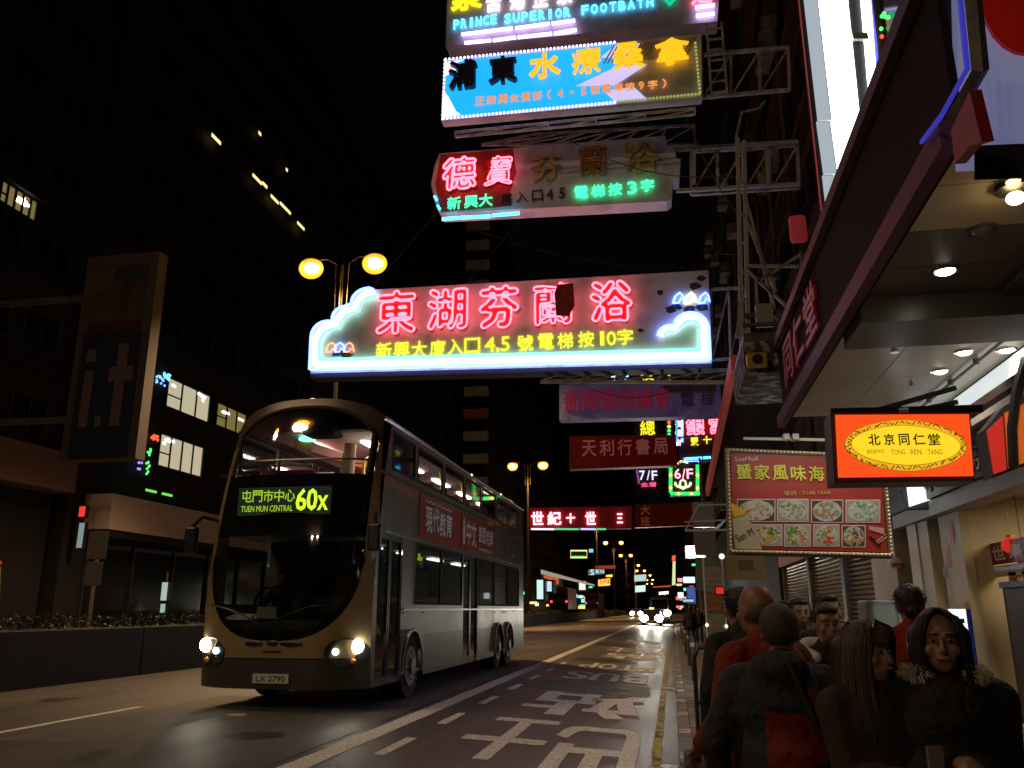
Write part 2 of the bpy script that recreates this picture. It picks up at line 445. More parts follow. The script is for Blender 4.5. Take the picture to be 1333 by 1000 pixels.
def street_lamp(x, y, z, hs, label, light=None):
    t = thing('street_lamp', (x, y, 0), label, 'street lamp', 'sodium street lamps down the median')
    MB().tube([(0, 0, .9), (0, 0, z-.6), (0, 0, z)], .1, 8, r1=.05).build('pole', POLE, t, True)
    for s in (-1, 1):
        a = MB().tube([(s*.22, 0, z-1.9), (s*.26, 0, z+.05), (s*hs*.5, 0, z+.3), (s*(hs-.3), 0, z+.28)], .03, 6).build('arm', POLE, t, True)
        h = MB().sphere((s*hs, 0, z+.22), (.36, .26, .16), 12, 6).build('lamp_head', STEEL, t, True)
        MB().sphere((s*hs, 0, z-.05), (.5, .4, .42), 18, 12).build('lens', BOWL, h, True); MB().sphere((s*hs, 0, z-.02), (.29, .24, .25), 12, 8).build('bulb', SOD, h, True)
        if light:
            lo = bpy.data.objects.new('lamp_light', light); COL.objects.link(lo); lo.parent = t; lo.location = (s*hs, 0, z-.45)
    return t
pairs = [((405, 348), (488, 342)), ((667, 606), (707, 606)), ((765, 678), (787, 678)), ((790, 707), (807, 706)), ((808, 723), (821, 723)), ((820, 736), (831, 736)), ((829, 743), (839, 743)), ((838, 749), (846, 749)), ((842, 755), (850, 755)), ((843, 760), (848, 760))]
LZ = 14.7
lab = ['nearest twin-arm sodium street lamp, its glowing heads above the pink neon sign', 'twin-arm sodium street lamp shining just behind the roof of the bus', 'twin-arm sodium street lamp mostly hidden by the far red neon sign']
for i, (a, b) in enumerate(pairs):
    A = onz(*a, LZ); B = onz(*b, LZ); mid = (A+B)/2
    hs = (B-A).length/2 if i < 5 else 1.3
    l = lab[i] if i < 3 else 'small twin sodium street lamp, %s pair counting away beyond the red neon sign' % ['first', 'second', 'third', 'fourth', 'fifth', 'sixth', 'last'][i-3]
    street_lamp(mid.x, mid.y, LZ, hs, l, near_lamp if i == 0 else (far_lamp if i < 6 else None))
street_lamp(-12.7, -19, LZ, 1.35, 'twin-arm sodium street lamp on the median, last one behind the photographer', lampdata)
fill_lamp = near_lamp.copy(); fill_lamp.energy = 1100; fill_lamp.color = (1, .86, .68)  # extra lamp out of view, added to brighten the near road
street_lamp(-12.7, 4, LZ, 1.35, 'added twin-arm street lamp out of view, lighting the road before the bus', fill_lamp)

# ================================================================== BUILDINGS
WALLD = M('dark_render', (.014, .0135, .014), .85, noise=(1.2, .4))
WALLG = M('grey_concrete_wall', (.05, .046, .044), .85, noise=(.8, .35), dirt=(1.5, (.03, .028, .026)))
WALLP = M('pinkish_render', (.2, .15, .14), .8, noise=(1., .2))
DGL = M('dark_window_glass', (.012, .014, .016), .12, spec=.6)
FRM = M('window_frame_metal', (.06, .06, .06), .5, .5)
LITW = M('lit_room_white', (.5, .48, .4), .8, emis=(1, .88, .6), est=.5)
LITY = M('lit_room_yellow', (.4, .35, .15), .8, emis=(.8, .62, .2), est=.22, noise=(2, .5))
def win_meshes(w, h, side, axis='x', mull=1):
    """a framed opening with a pane, lying on a plane; side = outward sign along the axis"""
    fr = MB(); t = .07; d = .1*side
    def bx(a0, z0, a1, z1, d0, d1):
        if axis == 'x': fr.box(d0, a0, z0, d1, a1, z1)
        else: fr.box(a0, d0, z0, a1, d1, z1)
    bx(-w/2, 0, w/2, t, 0, d); bx(-w/2, h-t, w/2, h, 0, d); bx(-w/2, t, -w/2+t, h-t, 0, d); bx(w/2-t, t, w/2, h-t, 0, d)
    for k in range(mull):
        c = -w/2+w*(k+1)/(mull+1); bx(c-t/3, t, c+t/3, h-t, .001*side, d*.8)
    f = fr.mesh('window'); f.materials.append(FRM)
    p = MB()
    if axis == 'x': p.box(.004*side, -w/2+t, t, .03*side, w/2-t, h-t)
    else: p.box(-w/2+t, .004*side, t, w/2-t, .03*side, h-t)
    return f, p.mesh('pane')
def building(name, xf, side, y0, y1, h, label, fh=3.6, z0=5., bay=3.2, wall=WALLD, depth=16, ww=2.2, wh=1.7, zmax=None, ends=False, ledge=True, zb=-.2):
    """facade on plane X = xf looking towards side*X"""
    t = thing(name, (xf, (y0+y1)/2, 0), label, 'building'); hy = (y1-y0)/2
    MB().box(0, -hy, zb, -side*depth, hy, h).build('wall', wall, t)
    MB().box(.25*side, -hy-.2, h-.01, -side*(depth+.2), hy+.2, h+.6).build('roof', WALLD, t)
    f, p = win_meshes(ww, wh, side); p.materials.append(DGL)
    z = z0; n = int((2*hy-.6)/bay); off = (2*hy-n*bay)/2
    while z < min(h-2.5, zmax or 1e9):
        if ledge: MB().box(0.002*side, -hy, z-1.0, .35*side, hy, z-.72).build('ledge', wall, t)
        for k in range(n):
            o = link('window', f, t, (.01*side, -hy+off+bay*(k+.5), z)); link('pane', p, o)
        z += fh
    return t
def ac_units(b, xf, n, y0, y1, z0, z1, side=-1):
    me = MB().box(0, -.38, 0, side*.45, .38, .5).mesh('air_conditioner'); me.materials.append(M('old_ac_casing', (.3, .29, .26), .6, .2, noise=(4, .4)))
    g = MB(); [g.box(side*.451, -.3, .06+q*.055, side*.456, .1, .09+q*.055) for q in range(7)]
    gm = g.mesh('grille'); gm.materials.append(BLACKM)
    for k in range(n):
        o = link('air_conditioner', me, b, (.36*side, random.uniform(y0, y1), z0+3.4*random.randint(0, int((z1-z0)/3.4))+random.uniform(.1, .5))); link('grille', gm, o)
    for k in range(5):
        y = y0+(y1-y0)*(k+.5)/5+random.uniform(-.5, .5); MB().cyl((side*.45, y, 4), (side*.45, y, z1), .06, 6).build('drain_pipe', STEEL, b)
# left side
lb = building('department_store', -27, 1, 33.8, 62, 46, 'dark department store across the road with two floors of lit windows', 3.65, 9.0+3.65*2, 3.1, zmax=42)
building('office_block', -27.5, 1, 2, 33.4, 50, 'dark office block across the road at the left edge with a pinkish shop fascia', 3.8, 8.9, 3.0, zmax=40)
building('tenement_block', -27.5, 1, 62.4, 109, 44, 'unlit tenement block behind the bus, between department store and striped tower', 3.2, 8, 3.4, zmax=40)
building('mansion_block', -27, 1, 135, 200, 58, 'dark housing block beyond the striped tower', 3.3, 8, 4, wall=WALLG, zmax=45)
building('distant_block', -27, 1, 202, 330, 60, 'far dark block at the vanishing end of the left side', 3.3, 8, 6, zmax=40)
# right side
building('corner_block', 4.4, -1, 12.6, 33, 40, 'dark maroon block behind the steel sign trusses', 3.4, 8.6, 2.9, wall=M('maroon_render', (.1, .05, .045), .85, noise=(.9, .4)), zmax=30)
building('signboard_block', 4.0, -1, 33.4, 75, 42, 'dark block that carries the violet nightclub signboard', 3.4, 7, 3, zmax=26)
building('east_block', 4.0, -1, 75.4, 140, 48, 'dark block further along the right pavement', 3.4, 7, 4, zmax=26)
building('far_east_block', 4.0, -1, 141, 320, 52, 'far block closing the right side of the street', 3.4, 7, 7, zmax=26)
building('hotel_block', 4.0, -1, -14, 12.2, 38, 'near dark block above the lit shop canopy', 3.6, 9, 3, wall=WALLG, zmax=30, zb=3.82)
_b = bpy.data.objects['corner_block']; ac_units(_b, 0, 26, -9.5, 9.5, 8.2, 30)
_b = bpy.data.objects['signboard_block']; ac_units(_b, 0, 20, -19, 0, 7, 24)
# the striped tower stands nearer the road: its end wall shows pale spandrels
tw = thing('apartment_tower', (-24.4, 111, 0), 'tall apartment tower with pale stacked balcony bands on its corner', 'building')
MB().box(0, 0, 0, -18, 22, 62).build('wall', WALLD, tw)
BND = M('white_balcony_front', (.8, .74, .7), .7, noise=(1, .2)); BNO = M('orange_lit_balcony_front', (.7, .3, .12), .7)  # orange light on one balcony is put into its colour
for k in range(17):
    z = 8+k*3.2
    b = MB().box(-3.0, -.9, z, .4, -.002, z+1.25).build('balcony', BNO if k == 6 else BND, tw)
    MB().box(-3.0, -.05, z+1.3, -.2, -.002, z+3.1).build('window', DGL, tw)
ct = thing('concrete_tower', (-20, 262, 0), 'faint grey tower block far away behind the red bookshop signboard', 'building')
MB().box(-6, 0, 0, 9, 14, 70).build('wall', WALLG, ct)
f, p = win_meshes(2, 1.7, -1, 'y'); p.materials.append(DGL)
for a in range(4):
    for k in range(18): o = link('window', f, ct, (-4+a*3.6, -.01, 4+k*3.5)); link('pane', p, o)

# department store details: lit windows, canopy fascia, glowing bits
def lit_window(parent, px0, px1, pyt, pyb, X, mat, cols=3, extras=0):
    """a glazed bay in the X plane: frame, mullions, lit room behind the glass with lamps in it"""
    a = onx(px0, pyt[0], X); b = onx(px1, pyt[1], X); c = onx(px0, pyb, X)
    z1 = (a.z+b.z)/2; z0 = c.z; y0, y1 = a.y, b.y; P = parent.location
    fr = MB(); X0 = X-P.x
    def bx(ya, za, yb, zb, d=.12): fr.box(X0+.01, ya-P.y, za, X0+d, yb-P.y, zb)
    bx(y0, z0-.1, y1, z0); bx(y0, z1, y1, z1+.1); bx(y0, z0, y0+.1, z1); bx(y1-.1, z0, y1, z1)
    for k in range(1, cols): q = y0+(y1-y0)*k/cols; bx(q-.05, z0, q+.05, z1, .1)
    bx(y0+.1, z0+(z1-z0)*.4, y0+(y1-y0)/cols, z0+(z1-z0)*.4+.07, .09)
    w = fr.build('window', BLACK, parent)
    MB().box(X0+.012, y0-P.y+.1, z0, X0+.04, y1-P.y-.1, z1).build('lit_room', mat, w)
    for k in range(extras):
        y = random.uniform(y0+.4, y1-.8)-P.y; z = z1-random.uniform(.15, .5)
        MB().box(X0+.041, y, z, X0+.06, y+random.uniform(.15, .7), z+.1).build('ceiling_lamp', WHITE_E, w)
    return y0, y1, z0, z1
lit_window(lb, 217, 273, (492, 517), 529, -27, LITW, 3, 4)
lit_window(lb, 281, 320, (526, 540), 553, -27, LITY, 3, 4)
lit_window(lb, 207, 264, (563, 586), 606, -27, LITW, 4, 3)
ob = bpy.data.objects['office_block']
lit_window(ob, 0, 48, (232, 268), 262, -27.5, LITY, 5, 4)
for q in ((268, 180, 280, 188), (322, 232, 334, 240), (335, 240, 341, 247), (346, 258, 356, 266), (358, 268, 372, 279), (381, 292, 390, 301), (330, 175, 333, 178), (366, 222, 368, 225)):
    a = onx(q[0], q[1], -27); b = onx(q[2], q[3], -27); zz = (a.z+b.z)/2; P = lb.location
    MB().box(.36, a.y-P.y, zz, .4, b.y-P.y, zz+.22).build('lit_slit', E('warm_slit', (1, .75, .3), 1.4), lb)
P = lb.location
MB().box(.02, 35-P.y, 5.05, 1.4, 61-P.y, 6.7).build('fascia', M('dusty_pink_fascia', (.8, .62, .58), .7, noise=(3, .1)), lb)
MB().box(.02, 35-P.y, 4.7, 1.3, 61-P.y, 5.04).build('soffit', WALLD, lb)
P2 = ob.location
MB().box(.02, 20-P2.y, 6.5, 1.2, 33.3-P2.y, 8.2).build('fascia', M('dull_pink_fascia', (.2, .11, .1), .7), ob)
for nm, px, col, w, h, lb_ in (('violet', (183, 572), (.35, .2, 1), .35, 1.7, 0), ('green', (193, 585), (.1, .8, .2), .25, 1.5, 0), ('red', (200, 566), (1, .1, .05), .6, .3, 0), ('blue', (208, 490), (.2, .5, 1), .9, .45, 0), ('cyan', (216, 487), (.2, .75, 1), .5, .3, 0)):
    p = onx(*px, -26.9)-P
    mb = MB()
    for k in range(14): mb.sphere((.15+random.random()*.1, p.y+random.uniform(-w, w)/2, p.z-h/2+random.uniform(-h, h)/2), .07, 6, 4)
    mb.build('fairy_lights', E('fairy_'+nm, col, 1.6), lb)
p = onx(165, 641, -26.9)-P
for k in range(2): MB().box(1.41, p.y+k*1.4-.4, p.z-.02, 1.45, p.y+k*1.4+.5, p.z+.1).build('green_lettering', E('green_slit', (.2, .9, .1), .9), lb)
for px, py, w, h, c, s, l in ((107, 666, .38, .55, (1, .05, .04), .9, 'small glowing red hanging sign by the end of the pink fascia'), (105, 697, .35, 1.2, (.6, .75, .75), .35, 'small narrow pale lightbox under the red hanging sign'), (214, 770, .35, .85, (.7, .9, .8), .55, 'small pale upright lightbox by the shopfront left of the bus'), (212, 792, .3, .45, (.6, .9, .7), .5, 'lowest small greenish lightbox by the shopfront left of the bus')):
    p = ony(px, py, 34.0)
    t = thing('shop_lightbox', p, l, 'lightbox')
    MB().box(-w/2, 0, -h/2, w/2, .2, h/2).build('case', BLACK, t); MB().box(-w/2+.04, -.02, -h/2+.04, w/2-.04, -.003, h/2-.04).build('face', E('lb%d%d' % (px, py), c, s), t)
    MB().bar((0, .1, h/2), (0, .1, h/2+.4), .05).build('hanger', STEEL, t)
# ground-floor shop bays of the left side, dim
SHUT = M('dull_shutter', (.12, .11, .1), .5, .5)
for k in range(7):
    y = 35.4+k*3.6-P.y
    w = MB().box(.01, y, .2, .12, y+.12, 4.5).build('shop_bay', FRM, lb); MB().box(.01, y+.12, 4.3, .12, y+3.3, 4.5).build('head_rail', FRM, w)
    MB().box(.012, y+.12, .2, .05, y+3.2, 4.3).build('pane', DGL, w)
# big vertical billboard
bb = thing('billboard', (0, 0, 0), 'tall unlit vertical billboard with big letters on the left building', 'billboard')
Yb = 24.
A = ony(77, 600, Yb); B = ony(100, 336, Yb); Cc = ony(213, 332, Yb); D = ony(168, 612, Yb)
x0 = A.x; x1 = (Cc.x+D.x)/2; z0 = A.z; z1 = B.z; bb.location = ((x0+x1)/2, Yb, z0); w2 = (x1-x0)/2; hh = z1-z0
MB().box(-w2, 0, 0, w2, .5, hh).build('case', M('pale_billboard_edge', (.09, .07, .065), .7), bb)
MB().box(-w2+.3, -.04, .05, w2-.3, -.003, hh*.6).build('blue_poster', M('navy_poster', (.015, .025, .07), .5), bb)
MB().box(-w2+.35, -.04, hh*.66, w2-.35, -.003, hh-.35).build('yellow_poster', M('ochre_poster', (.1, .065, .02), .5, noise=(1.2, .5)), bb)
MB().box(w2-1.6, -.06, hh*.86, w2-.5, -.041, hh-.5).build('dark_panel', M('slate_poster', (.04, .05, .055), .5), bb)
MB().box(-w2+.4, -.045, hh*.605, w2-.4, -.003, hh*.655).build('red_band', M('dull_red_poster', (.07, .02, .018), .5), bb)
BBL = M('billboard_letters', (.16, .12, .12), .6)
sw = 2*w2
# lowercase i.t
MB().box(-w2+sw*.2, -.07, hh*.15, -w2+sw*.32, -.041, hh*.42).build('letter_stem', BBL, bb)
MB().box(-w2+sw*.2, -.07, hh*.46, -w2+sw*.32, -.041, hh*.52).build('letter_dot', BBL, bb)
MB().box(-w2+sw*.42, -.07, hh*.15, -w2+sw*.5, -.041, hh*.2).build('full_stop', BBL, bb)
MB().box(-w2+sw*.62, -.07, hh*.15, -w2+sw*.75, -.041, hh*.54).box(-w2+sw*.53, -.0705, hh*.36, -w2+sw*.85, -.0415, hh*.43).build('letter_t', BBL, bb)
for z in (.2, .8):
    MB().bar((-w2, .25, hh*z), (-w2-12, .25, hh*z), .2).build('bracket', STEEL, bb)
# traffic sign on the median, seen from behind
ts = thing('traffic_sign', (*onx(117, 800, -12.7).xy, 1.0), 'pair of square traffic signs seen from behind on a post in the hedge', 'traffic sign')
zt = onx(117, 690, -12.7).z-1
MB().cyl((0, 0, -.3), (0, 0, zt), .04, 8).build('post', M('rusty_post', (.3, .16, .08), .7), ts)
MB().box(-.25, -.05, zt-.62, .25, -.03, zt+.0).build('upper_plate', M('sign_back', (.1, .09, .08), .6, .4), ts, bevel=.01)
MB().box(-.2, -.05, zt-1.2, .2, -.03, zt-.68).build('lower_plate', M('sign_back', (.1, .09, .08)), ts, bevel=.01)
# ================================================================== NEON SIGNS (all hang across the pavement, square to the road)
class Sign:
    """a hanging sign on the plane Y = const; px coordinates only measure where things sit on that plane"""
    def __init__(s, name, Y, base, label, cat='neon sign', group='neon signs hanging over the road'):
        s.Y = Y; p = ony(*base, Y); s.o = Vector(p); s.t = thing(name, p, label, cat, group)
    def P(s, px, py, d=0):
        """d metres in front of the board, towards the camera"""
        p = ony(px, py, s.Y)-s.o; return Vector((p.x, -d, p.z))
    def scale(s, px, py): return (ony(px+10, py, s.Y).x-ony(px, py, s.Y).x)/10
    def board(s, pts, mat, th=.35, name='board', d=0):
        P = [s.P(*p) for p in pts]
        mb = MB().ring([[(p.x, -d, p.z) for p in P], [(p.x, th-d, p.z) for p in P]])
        return mb.build(name, mat, s.t)
    def panel(s, pts, mat, d=.03, th=.028, name='panel', parent=None):
        P = [s.P(*p) for p in pts]
        return MB().ring([[(p.x, -d, p.z) for p in P], [(p.x, -d+th, p.z) for p in P]]).build(name, mat, parent or s.t)
    def char(s, ch, cx, cy, hpx, mat, bold=.03, depth=.08, d=.03, neon=None, nr=.02, wpx=None, name='character', parent=None, only=None, smooth=2, sp=None, fit=False):
        k = s.scale(cx, cy); h = hpx*k; w = (wpx or hpx)*k; c = s.P(cx, cy)
        v, f = fit_text(ch, w, h, bold, 2, keep=fit)
        fn = lambda x, y, q: (c.x-w/2+x, -d-q, c.z-h/2+y)
        fat = max(0, bold)*h*.75
        o = letter_build(letter_mb(v, f, fn, depth, fat), name, mat, parent or s.t)
        if neon:
            mb = MB()
            for lp in loops(f):
                pts = [v[i] for i in lp]
                ar = sum(pts[i-1][0]*pts[i][1]-pts[i][0]*pts[i-1][1] for i in range(len(pts)))/2
                if ar < 0 and -ar < (.09*h)**2: continue
                pts = grow(smooth_loop(pts, sp or h*.04, smooth), fat+nr*.3)
                if only: pts = [p for p in pts if only(p[0]/w, p[1]/h)]
                if len(pts) > 3: mb.tube([fn(x, y, depth+nr*1.6) for x, y in pts], nr, 5, closed=not only)
            if mb.v:
                n = mb.build('neon_tube', neon, o, True)
        return o
    def row(s, txt, x0, y0, x1, y1, hpx, mat, **k):
        n = len(txt)
        for i, ch in enumerate(txt):
            if ch == ' ': continue
            t = i/(n-1) if n > 1 else 0
            s.char(ch, x0+(x1-x0)*t, y0+(y1-y0)*t, hpx, mat, **k)
    def tube(s, pts, mat, r=.03, d=.1, name='neon_tube', closed=False, parent=None):
        return MB().tube([s.P(*p, d) for p in pts], r, 6, closed).build(name, mat, parent or s.t, True)
    def truss(s, p0, p1, p2, p3, n, back=.2, mat=None, th=.07, name='truss'):
        """ladder frame between two chords p0-p1 (upper) and p2-p3 (lower)"""
        mb = MB(); a0, a1, b0, b1 = [s.P(*p, -back) for p in (p0, p1, p2, p3)]
        mb.bar(a0, a1, th); mb.bar(b0, b1, th)
        for i in range(n+1):
            u = a0.lerp(a1, i/n); v = b0.lerp(b1, i/n); mb.bar(u+Vector((0, .002, 0)), v+Vector((0, .002, 0)), th*.8)
            if i < n:
                u2 = a0.lerp(a1, (i+1)/n); mb.bar(v+Vector((0, .05, 0)), u2+Vector((0, .05, 0)), th*.5)
        return mb.build(name, mat or RUST, s.t)
def arc_pts(cx, cy, rx, ry, a0, a1, n=8):
    return [(cx+rx*math.cos(R(a0+(a1-a0)*i/n)), cy-ry*math.sin(R(a0+(a1-a0)*i/n))) for i in range(n+1)]

GREYB = M('stained_grey_board', (.74, .75, .74), .6, noise=(1.1, .12), dirt=(1.3, (.55, .55, .54)))
REDF = M('red_letter_face', (.75, .02, .03), .45)
NRED = E('neon_red', (1, .1, .15), 5.5); NYEL = E('neon_yellow', (.95, .95, .05), 1.15); NBLU = E('neon_blue', (.12, .22, 1), 6)
NPNK = E('neon_pinkwhite', (1, .78, .9), 3.2); NGRN = E('neon_mint', (.2, 1, .65), 2.2); NGR2 = E('neon_green', (.05, .95, .35), 2.2)
NCY = E('neon_cyan', (.08, .6, 1), 3.6); NLIL = E('neon_lilac', (.75, .5, 1), 4.5); NORA = E('neon_orange', (1, .5, .25), 1.6)
CASE = M('sign_case', (.04, .04, .045), .6, .3)

# ---- main sign: 東湖芬蘭浴
s = Sign('neon_sign', 20, (660, 478), 'big grey neon sign with red outlined characters 東湖芬蘭浴 and a cloud-shaped white border')
cloud = [(406, 440)]+arc_pts(427, 440, 21, 21, 180, 95, 5)+arc_pts(450, 417, 17, 17, 185, 95, 5)+arc_pts(482, 396, 24, 20, 180, 92, 6)
out = [(404, 487)]+cloud+[(490, 377), (922, 352), (927, 473)]
s.board(out, GREYB, .5)
MB().bar(s.P(404, 489, -.25), s.P(927, 476, -.25), .5, .12).build('case_bottom', CASE, s.t)
def inset(pts, k, cx=665, cy=430): return [(x+(1 if x < cx else -1)*k, y+(k if y < 440 else -k)) for x, y in pts]
for k, (m, r) in enumerate(((NBLU, .045), (NPNK, .06), (NGRN, .04))):
    q = k*6.2+1.5
    cl = [(x+q*.85, y+q*.75) for x, y in cloud]
    s.tube([(404+q, 484-q)]+cl+[(488, 378+q)], m, r, .12)
    s.tube([(405+q, 484-q), (926-q, 471-q)], m, r, .12)
    rc = arc_pts(899, 431, 22-q*.8+2, 21-q*.8+2, 0, 150, 8)+arc_pts(873, 440, 17-q*.6, 15-q*.6, 60, 175, 6)
    s.tube([(925-q, 471-q), (923-q, 431)]+rc, m, r, .12)
for x, m in ((432, NORA), (443, NBLU), (455, NORA)):
    s.tube([(x-7, 458), (x-4, 450), (x+1, 447), (x+5, 450), (x+7, 459), (x+2, 454), (x, 459), (x-7, 459)], m, .022, .06, 'wave_tube')
for x, m in ((884, NBLU), (899, E('neon_warm_white', (1, .9, .6), 3)), (917, NBLU)):
    s.tube([(x-8, 396), (x-5, 387), (x+1, 382), (x+5, 386), (x+7, 394), (x+2, 389), (x, 395), (x-8, 396)], m, .025, .06, 'wave_tube')
STAIN = M('black_peeling_stain', (.05, .045, .045), .9, noise=(9, .6))
for (cx, cy, r) in ((873, 403, 8), (882, 399, 7), (897, 404, 9), (914, 400, 8), (905, 372, 8), (913, 362, 6), (860, 381, 5), (440, 460, 9), (452, 462, 7), (834, 430, 4)):
    pts = [(cx+r*random.uniform(.6, 1.25)*math.cos(a*math.pi/5), cy+r*random.uniform(.35, .8)*math.sin(a*math.pi/5)) for a in range(10)]
    s.panel(pts, STAIN, .008, .007, 'peeling_patch')
s.char('東', 518, 409, 54, REDF, .03, neon=NRED, nr=.03, wpx=48)
s.char('湖', 584, 405, 52, REDF, .03, neon=NRED, nr=.03, wpx=49)
s.char('芬', 651, 402, 53, REDF, .045, neon=NRED, nr=.03, wpx=48)
s.char('蘭', 721, 398, 55, REDF, .02, neon=NRED, nr=.026, wpx=49)
s.char('浴', 796, 395, 53, REDF, .04, neon=NRED, nr=.03, wpx=51)
BRN = M('burnt_red_patch', (.3, .03, .02), .8, noise=(5, .5))
s.panel([(725, 414), (723, 385), (727, 374), (747, 372), (749, 400), (742, 415)], BRN, .19, .05, 'burnt_patch')
pos = [('新', 500, 457), ('興', 523, 456), ('大', 546, 455), ('廈', 570, 454), ('入', 593, 452), ('口', 615, 451), ('4', 638, 449), (',', 648, 456), ('5', 658, 448), ('號', 684, 447), ('電', 711, 445), ('梯', 736, 444), ('按', 763, 442), ('1', 784, 441), ('0', 796, 441), ('字', 814, 439)]
for c, x, y in pos:
    k = {',': (5, 6), '1': (5, 19), '4': (13, 19), '5': (11, 19), '0': (12, 19)}.get(c, (20, 21))
    s.char(c, x, y, k[1], NYEL, .012, .03, .02, wpx=k[0])
s.truss((926, 372), (972, 370), (928, 465), (976, 462), 2, .25)
s.truss((730, 478), (960, 476), (700, 492), (960, 492), 5, .4, th=.08)
mb = MB()
for px, q in ((480, 520), (600, 300), (900, 330)): mb.tube([s.P(px, 372, -.2), s.P(px+40, 300, -.2)+Vector((1.5, 1, 2))], .012, 4)
mb.build('guy_wire', STEEL, s.t)

# ---- blue sauna sign
s = Sign('neon_sign', 16, (745, 140), 'blue lamp-studded sign 浦東水療桑拿 with thick orange and two unlit dark characters')
s.board([(574, 157), (578, 78), (913, 44), (914, 126)], GREYB, .28)
s.panel([(577, 153), (581, 81), (806, 58), (800, 133)], E('blue_face', (.01, .42, 1), 1.2), .02, .018, 'blue_face')
s.panel([(576, 154), (577, 118), (584, 127), (594, 146), (600, 150)], E('white_face', (.95, .88, 1), 1.6), .03, .009, 'white_corner')
s.panel([(579, 100), (580, 82), (604, 79), (590, 84), (600, 88), (584, 98)], E('white_face', (.95, .88, 1), 1.6), .03, .009, 'white_corner')
for a, b, c, e in (((750, 113), (800, 89), (842, 85), (800, 112)), ((782, 76), (800, 61), (836, 57), (818, 76)), ((786, 119), (826, 115), (842, 130), (800, 133))):
    s.panel([a, b, c, e], E('lilac_face', (.72, .62, 1), .95), .03, .009, 'arrow_stripe')
for a, b in (((578, 156), (800, 135)), ((581, 79), (800, 57)), ((577, 156), (580, 80))):
    mb = MB(); n = 46 if b[0] > 700 else 16
    for i in range(n): mb.sphere(s.P(a[0]+(b[0]-a[0])*i/(n-1), a[1]+(b[1]-a[1])*i/(n-1), .05), .03, 6, 4)
    mb.build('bulb_row', E('bulb_blue', (.5, .45, 1), 4), s.t)
for a, b in (((805, 134), (910, 124)), ((905, 58), (911, 122))):
    mb = MB(); n = 24 if b[0]-a[0] > 50 else 14
    for i in range(n): mb.sphere(s.P(a[0]+(b[0]-a[0])*i/(n-1), a[1]+(b[1]-a[1])*i/(n-1), .05), .03, 6, 4)
    mb.build('bulb_row', E('bulb_dim', (.6, .6, .2), .6), s.t)
mb = MB()
for i in range(22): mb.bar(s.P(800+i*5, 60-i*.5, .02), s.P(800+i*5-14, 84-i*.5, .02), .03)
mb.build('slat_relief', M('pale_slats', (.35, .35, .33), .6), s.t)
DK = M('unlit_letter', (.03, .015, .03), .6); OE = E('neon_orange_face', (1, .45, .01), 1.35)
s.char('浦', 604, 101, 38, DK, .035, .16, wpx=34); s.char('東', 656, 95, 36, DK, .035, .16, wpx=34)
s.char('水', 710, 89, 36, OE, .035, .08, .08, wpx=38); s.char('療', 764, 83, 38, OE, .008, .08, .08, wpx=37)
s.char('桑', 818, 77, 38, OE, .01, .08, .08, wpx=39); s.char('拿', 875, 71, 39, OE, .012, .08, .08, wpx=43)
small = E('neon_orange_small', (1, .35, .1), .9)
for i, c in enumerate('正宗男女賓部(4-5號電梯按9字)'):
    k = {'(': (5, 13), ')': (5, 13), '-': (5, 2), '4': (7, 11), '5': (7, 11), '9': (7, 11)}.get(c, (12, 12))
    s.char(c, 625+i*15.0, 133.5-i*1.45, k[1], small, .01, .03, .04, wpx=k[0])
s.truss((915, 62), (1028, 52), (915, 118), (1030, 108), 3, .25)
s.truss((590, 166), (905, 134), (590, 172), (905, 142), 5, .2, th=.05)
# vertical ladder beside it
L = thing('ladder', s.o+s.P(936, 126), 'narrow steel ladder hanging beside the blue sauna sign', 'ladder')
mb = MB(); a = s.P(927, 132)-s.P(936, 126); 
for dx in (-.16, .16): mb.bar((dx, -.1, -.1), (dx, -.1, 1.75), .045)
for k in range(7): mb.bar((-.16, -.1, .05+k*.26), (.16, -.1, .05+k*.26), .035)
mb.build('rails', RUST, L)

# ---- red-lit sign 德寶芬蘭浴
s = Sign('neon_sign', 18, (720, 275), 'half-dead sign 德寶芬蘭浴, two red glowing characters and three unlit bronze ones')
s.board([(572, 278), (566, 262), (561, 240), (566, 215), (572, 200), (866, 177), (868, 190), (878, 190), (880, 205), (886, 207), (884, 232), (876, 234), (874, 258), (868, 262)], GREYB, .5)
s.panel([(574, 276), (567, 240), (574, 202), (668, 194), (672, 225), (664, 250), (666, 268)], M('dark_red_board', (.32, .03, .02), .6), .012, .011, 'red_field')
BRZ = M('unlit_bronze_letter', (.62, .46, .16), .55, noise=(4, .3)); BRO = M('orange_letter', (.6, .24, .06), .5)
s.char('德', 600, 230, 42, REDF, .035, .1, neon=NRED, nr=.03, wpx=40); s.char('寶', 650, 226, 40, REDF, .005, .1, neon=NRED, nr=.022, wpx=36, only=lambda x, y: x > .25 or y < .3)
s.char('芬', 712, 219, 38, BRZ, .035, .08, wpx=38); s.char('蘭', 772, 211, 42, BRO, .015, .08, wpx=36); s.char('浴', 835, 206, 42, BRZ, .035, .08, wpx=44)
for c, x, y in (('新', 592, 266), ('興', 614, 264), ('大', 633, 262), ('電', 757, 252), ('梯', 779, 250), ('按', 801, 248), ('3', 823, 246), ('字', 843, 243)):
    s.char(c, x, y, 17, NGR2, .012, .03, .05, wpx=12 if c == '3' else 17)
for c, x in (('廈', 660), ('入', 680), ('口', 700), ('4', 716), ('5', 732)): s.char(c, x, 260-(x-660)*.1, 15, M('dead_letter', (.06, .06, .05), .7), .01, .03, .05, wpx=14 if x < 710 else 8)
for a, b in (((577, 288), (598, 286)), ((600, 286), (640, 284)), ((642, 283), (677, 280))): s.tube([a, b], NCY, .045, .1)
for p in ((567, 258), (571, 270)): s.tube([p, (p[0]+3, p[1]+5)], NCY, .035, .1)
